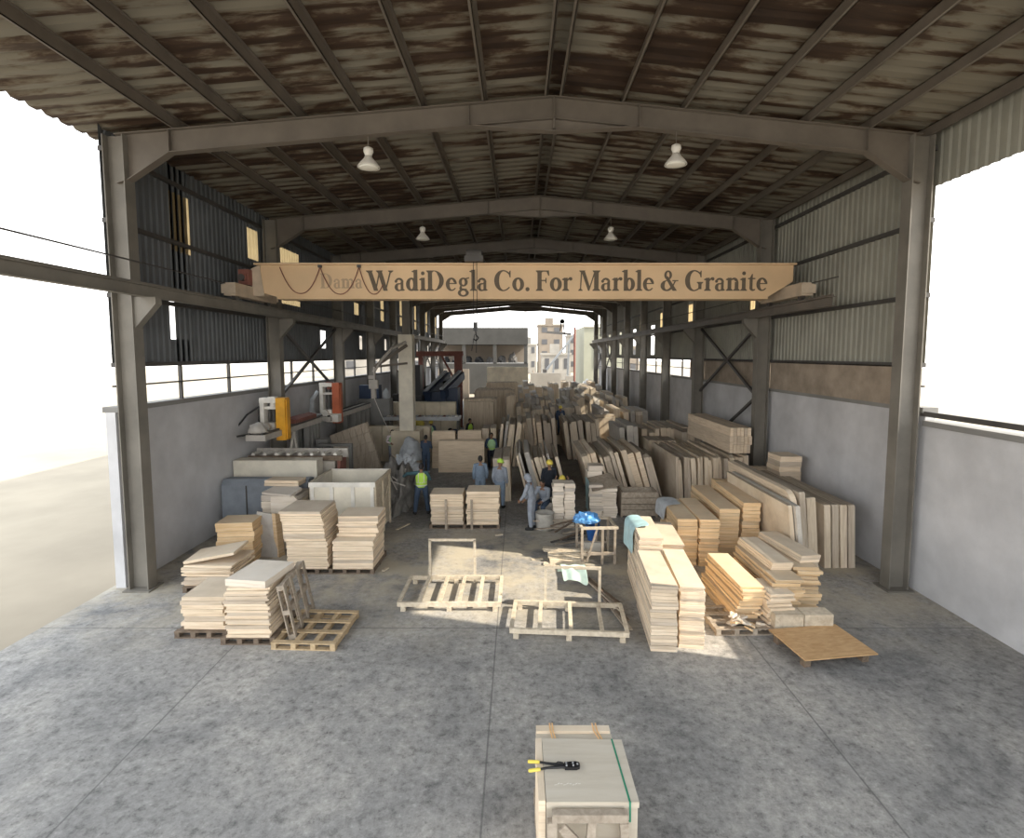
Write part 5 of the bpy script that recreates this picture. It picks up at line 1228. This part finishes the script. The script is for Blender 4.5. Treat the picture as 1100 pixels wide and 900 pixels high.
m = MB(); m.box(-3.6, 59.8, 0, 1.1, 60.2, 3.9); tag(m.build('yard_wall', 'concrete_beige'), 'yellowish low yard wall behind the last slab packs', 'wall')
m = MB(); m.box(1.5, 66, 0, 5.4, 66.4, 3.0); tag(m.build('yard_wall', 'house_pale'), 'bright pale yard wall in the far opening', 'wall')
m = MB(); m.box(6.0, 66, 0, 7.2, 66.6, 2.6); tag(m.build('white_hoarding', 'house_pale'), 'pale hoarding right of the far bright wall', 'hoarding') 
def house(x, y, w, d, h, mat, label, cols, rows, roofbits=True):
    t = thing('apartment_block', label, 'building', (x, y, 0)); MB().box(-w/2, 0, 0, w/2, d, h).build('wall', mat, t)
    MB().box(-w/2-.2, -.2, h, w/2+.2, d+.2, h+.5).build('parapet', mat, t)
    for i in range(cols):
        for j in range(rows):
            xx = -w/2+w*(i+.5)/cols; zz = h*(j+.45)/rows; MB().box(xx-w/cols*.22, -.08, zz, xx+w/cols*.22, .1, zz+h/rows*.42).build('window', 'window_dark', t)
    if roofbits: MB().box(-w*.2, d*.3, h+.5, w*.12, d*.6, h+2.4).build('stair_head', mat, t)
house(9.2, 150, 7, 8, 13.5, 'house_tan', 'tall tan apartment block in the far haze', 2, 4)
house(20.5, 165, 10, 8, 11, 'house_pale', 'pale apartment block right of the tall tan one', 3, 3)
house(3.1, 150, 4.2, 8, 8.0, 'house_pale', 'pale low block left of the tall tan one', 2, 2)
house(25.5, 130, 9, 8, 7.0, 'house_tan', 'tan low block beyond the cream shed', 3, 2)
house(8.0, 110, 6, 6, 5.2, 'house_pale', 'nearest pale low block in the far opening', 3, 1)
house(-26, 120, 30, 10, 9, 'house_pale', 'long pale building seen left of the hall', 6, 2)
sh = thing('metal_shed', 'cream metal shed with grey door beyond the right end columns', 'shed', (12.4, 80, 0))
m = MB(); corr(m, 0, 1, 0, 10, 0, 9.4) if False else None
m.prism([(-2.4,0),(4.5,0),(4.5,10.6),(-2.4,9.6)], 'Y', 0, 12); m.build('wall', 'house_cream', sh)
MB().box(-.9, -.1, 3.2, .9, 0, 7.4).build('door', 'window_dark', sh); MB().box(-2.5, -.25, 9.5, 4.6, 0, 9.75).build('roof_edge', 'white_paint', sh)
m = MB(); m.tube([(6.75, 63, 0), (6.75, 63, 8.6)], .13, 10); tag(m.build('lamp_post', 'rust_red'), 'thin dark red pole in the far opening', 'pole')
m = MB(); m.box(3.2, 68.4, 0, 3.7, 68.9, 3.4); tag(m.build('yard_post', 'steel_dark'), 'short dark post before the far pale wall', 'post')
lt = thing('conveyor_mast', 'grey lattice conveyor standing in the far yard', 'conveyor', (7.0, 84, 0))
m = MB()
for q in (-.6, .6): m.bar((-3.2, q, 2.0), (2.0, q, 8.6), .25, .25)
for i in range(9): t = i/8; m.bar((-3.2+5.2*t, -.6, 2+6.6*t), (-3.2+5.2*min(1, t+.1), .6, 2+6.6*min(1, t+.1)), .12, .12)
m.build('lattice', 'grey_metal', lt)
m = MB()
for x in (-1.6, .8):
    for q in (-.6, .6): m.bar((x, q, 0), (x+.3, q, 2+6.6*(x+3.2)/5.2), .18, .18)
m.build('leg', 'grey_metal', lt)
m = MB(); m.bar((-2.5, 0, 8.9), (1.4, 0, 8.6), .4, .35); m.build('boom', 'steel_dark', lt)
for i in range(5):
    lump((2.2+i*2.3, 70.5+rn.uniform(-1,1), 0), .8, .8, 1.6+rn.random(), 'grey_metal' if i % 2 else 'house_tan', 'rubble_heap', ['tan rubble heap beside the grey concrete building', 'grey rubble heap before the lattice conveyor', 'tan rubble heap behind the short dark post', 'grey rubble heap left of the red pole', 'tan rubble heap right of the red pole'][i], 'heap', 30+i, .4, 4)
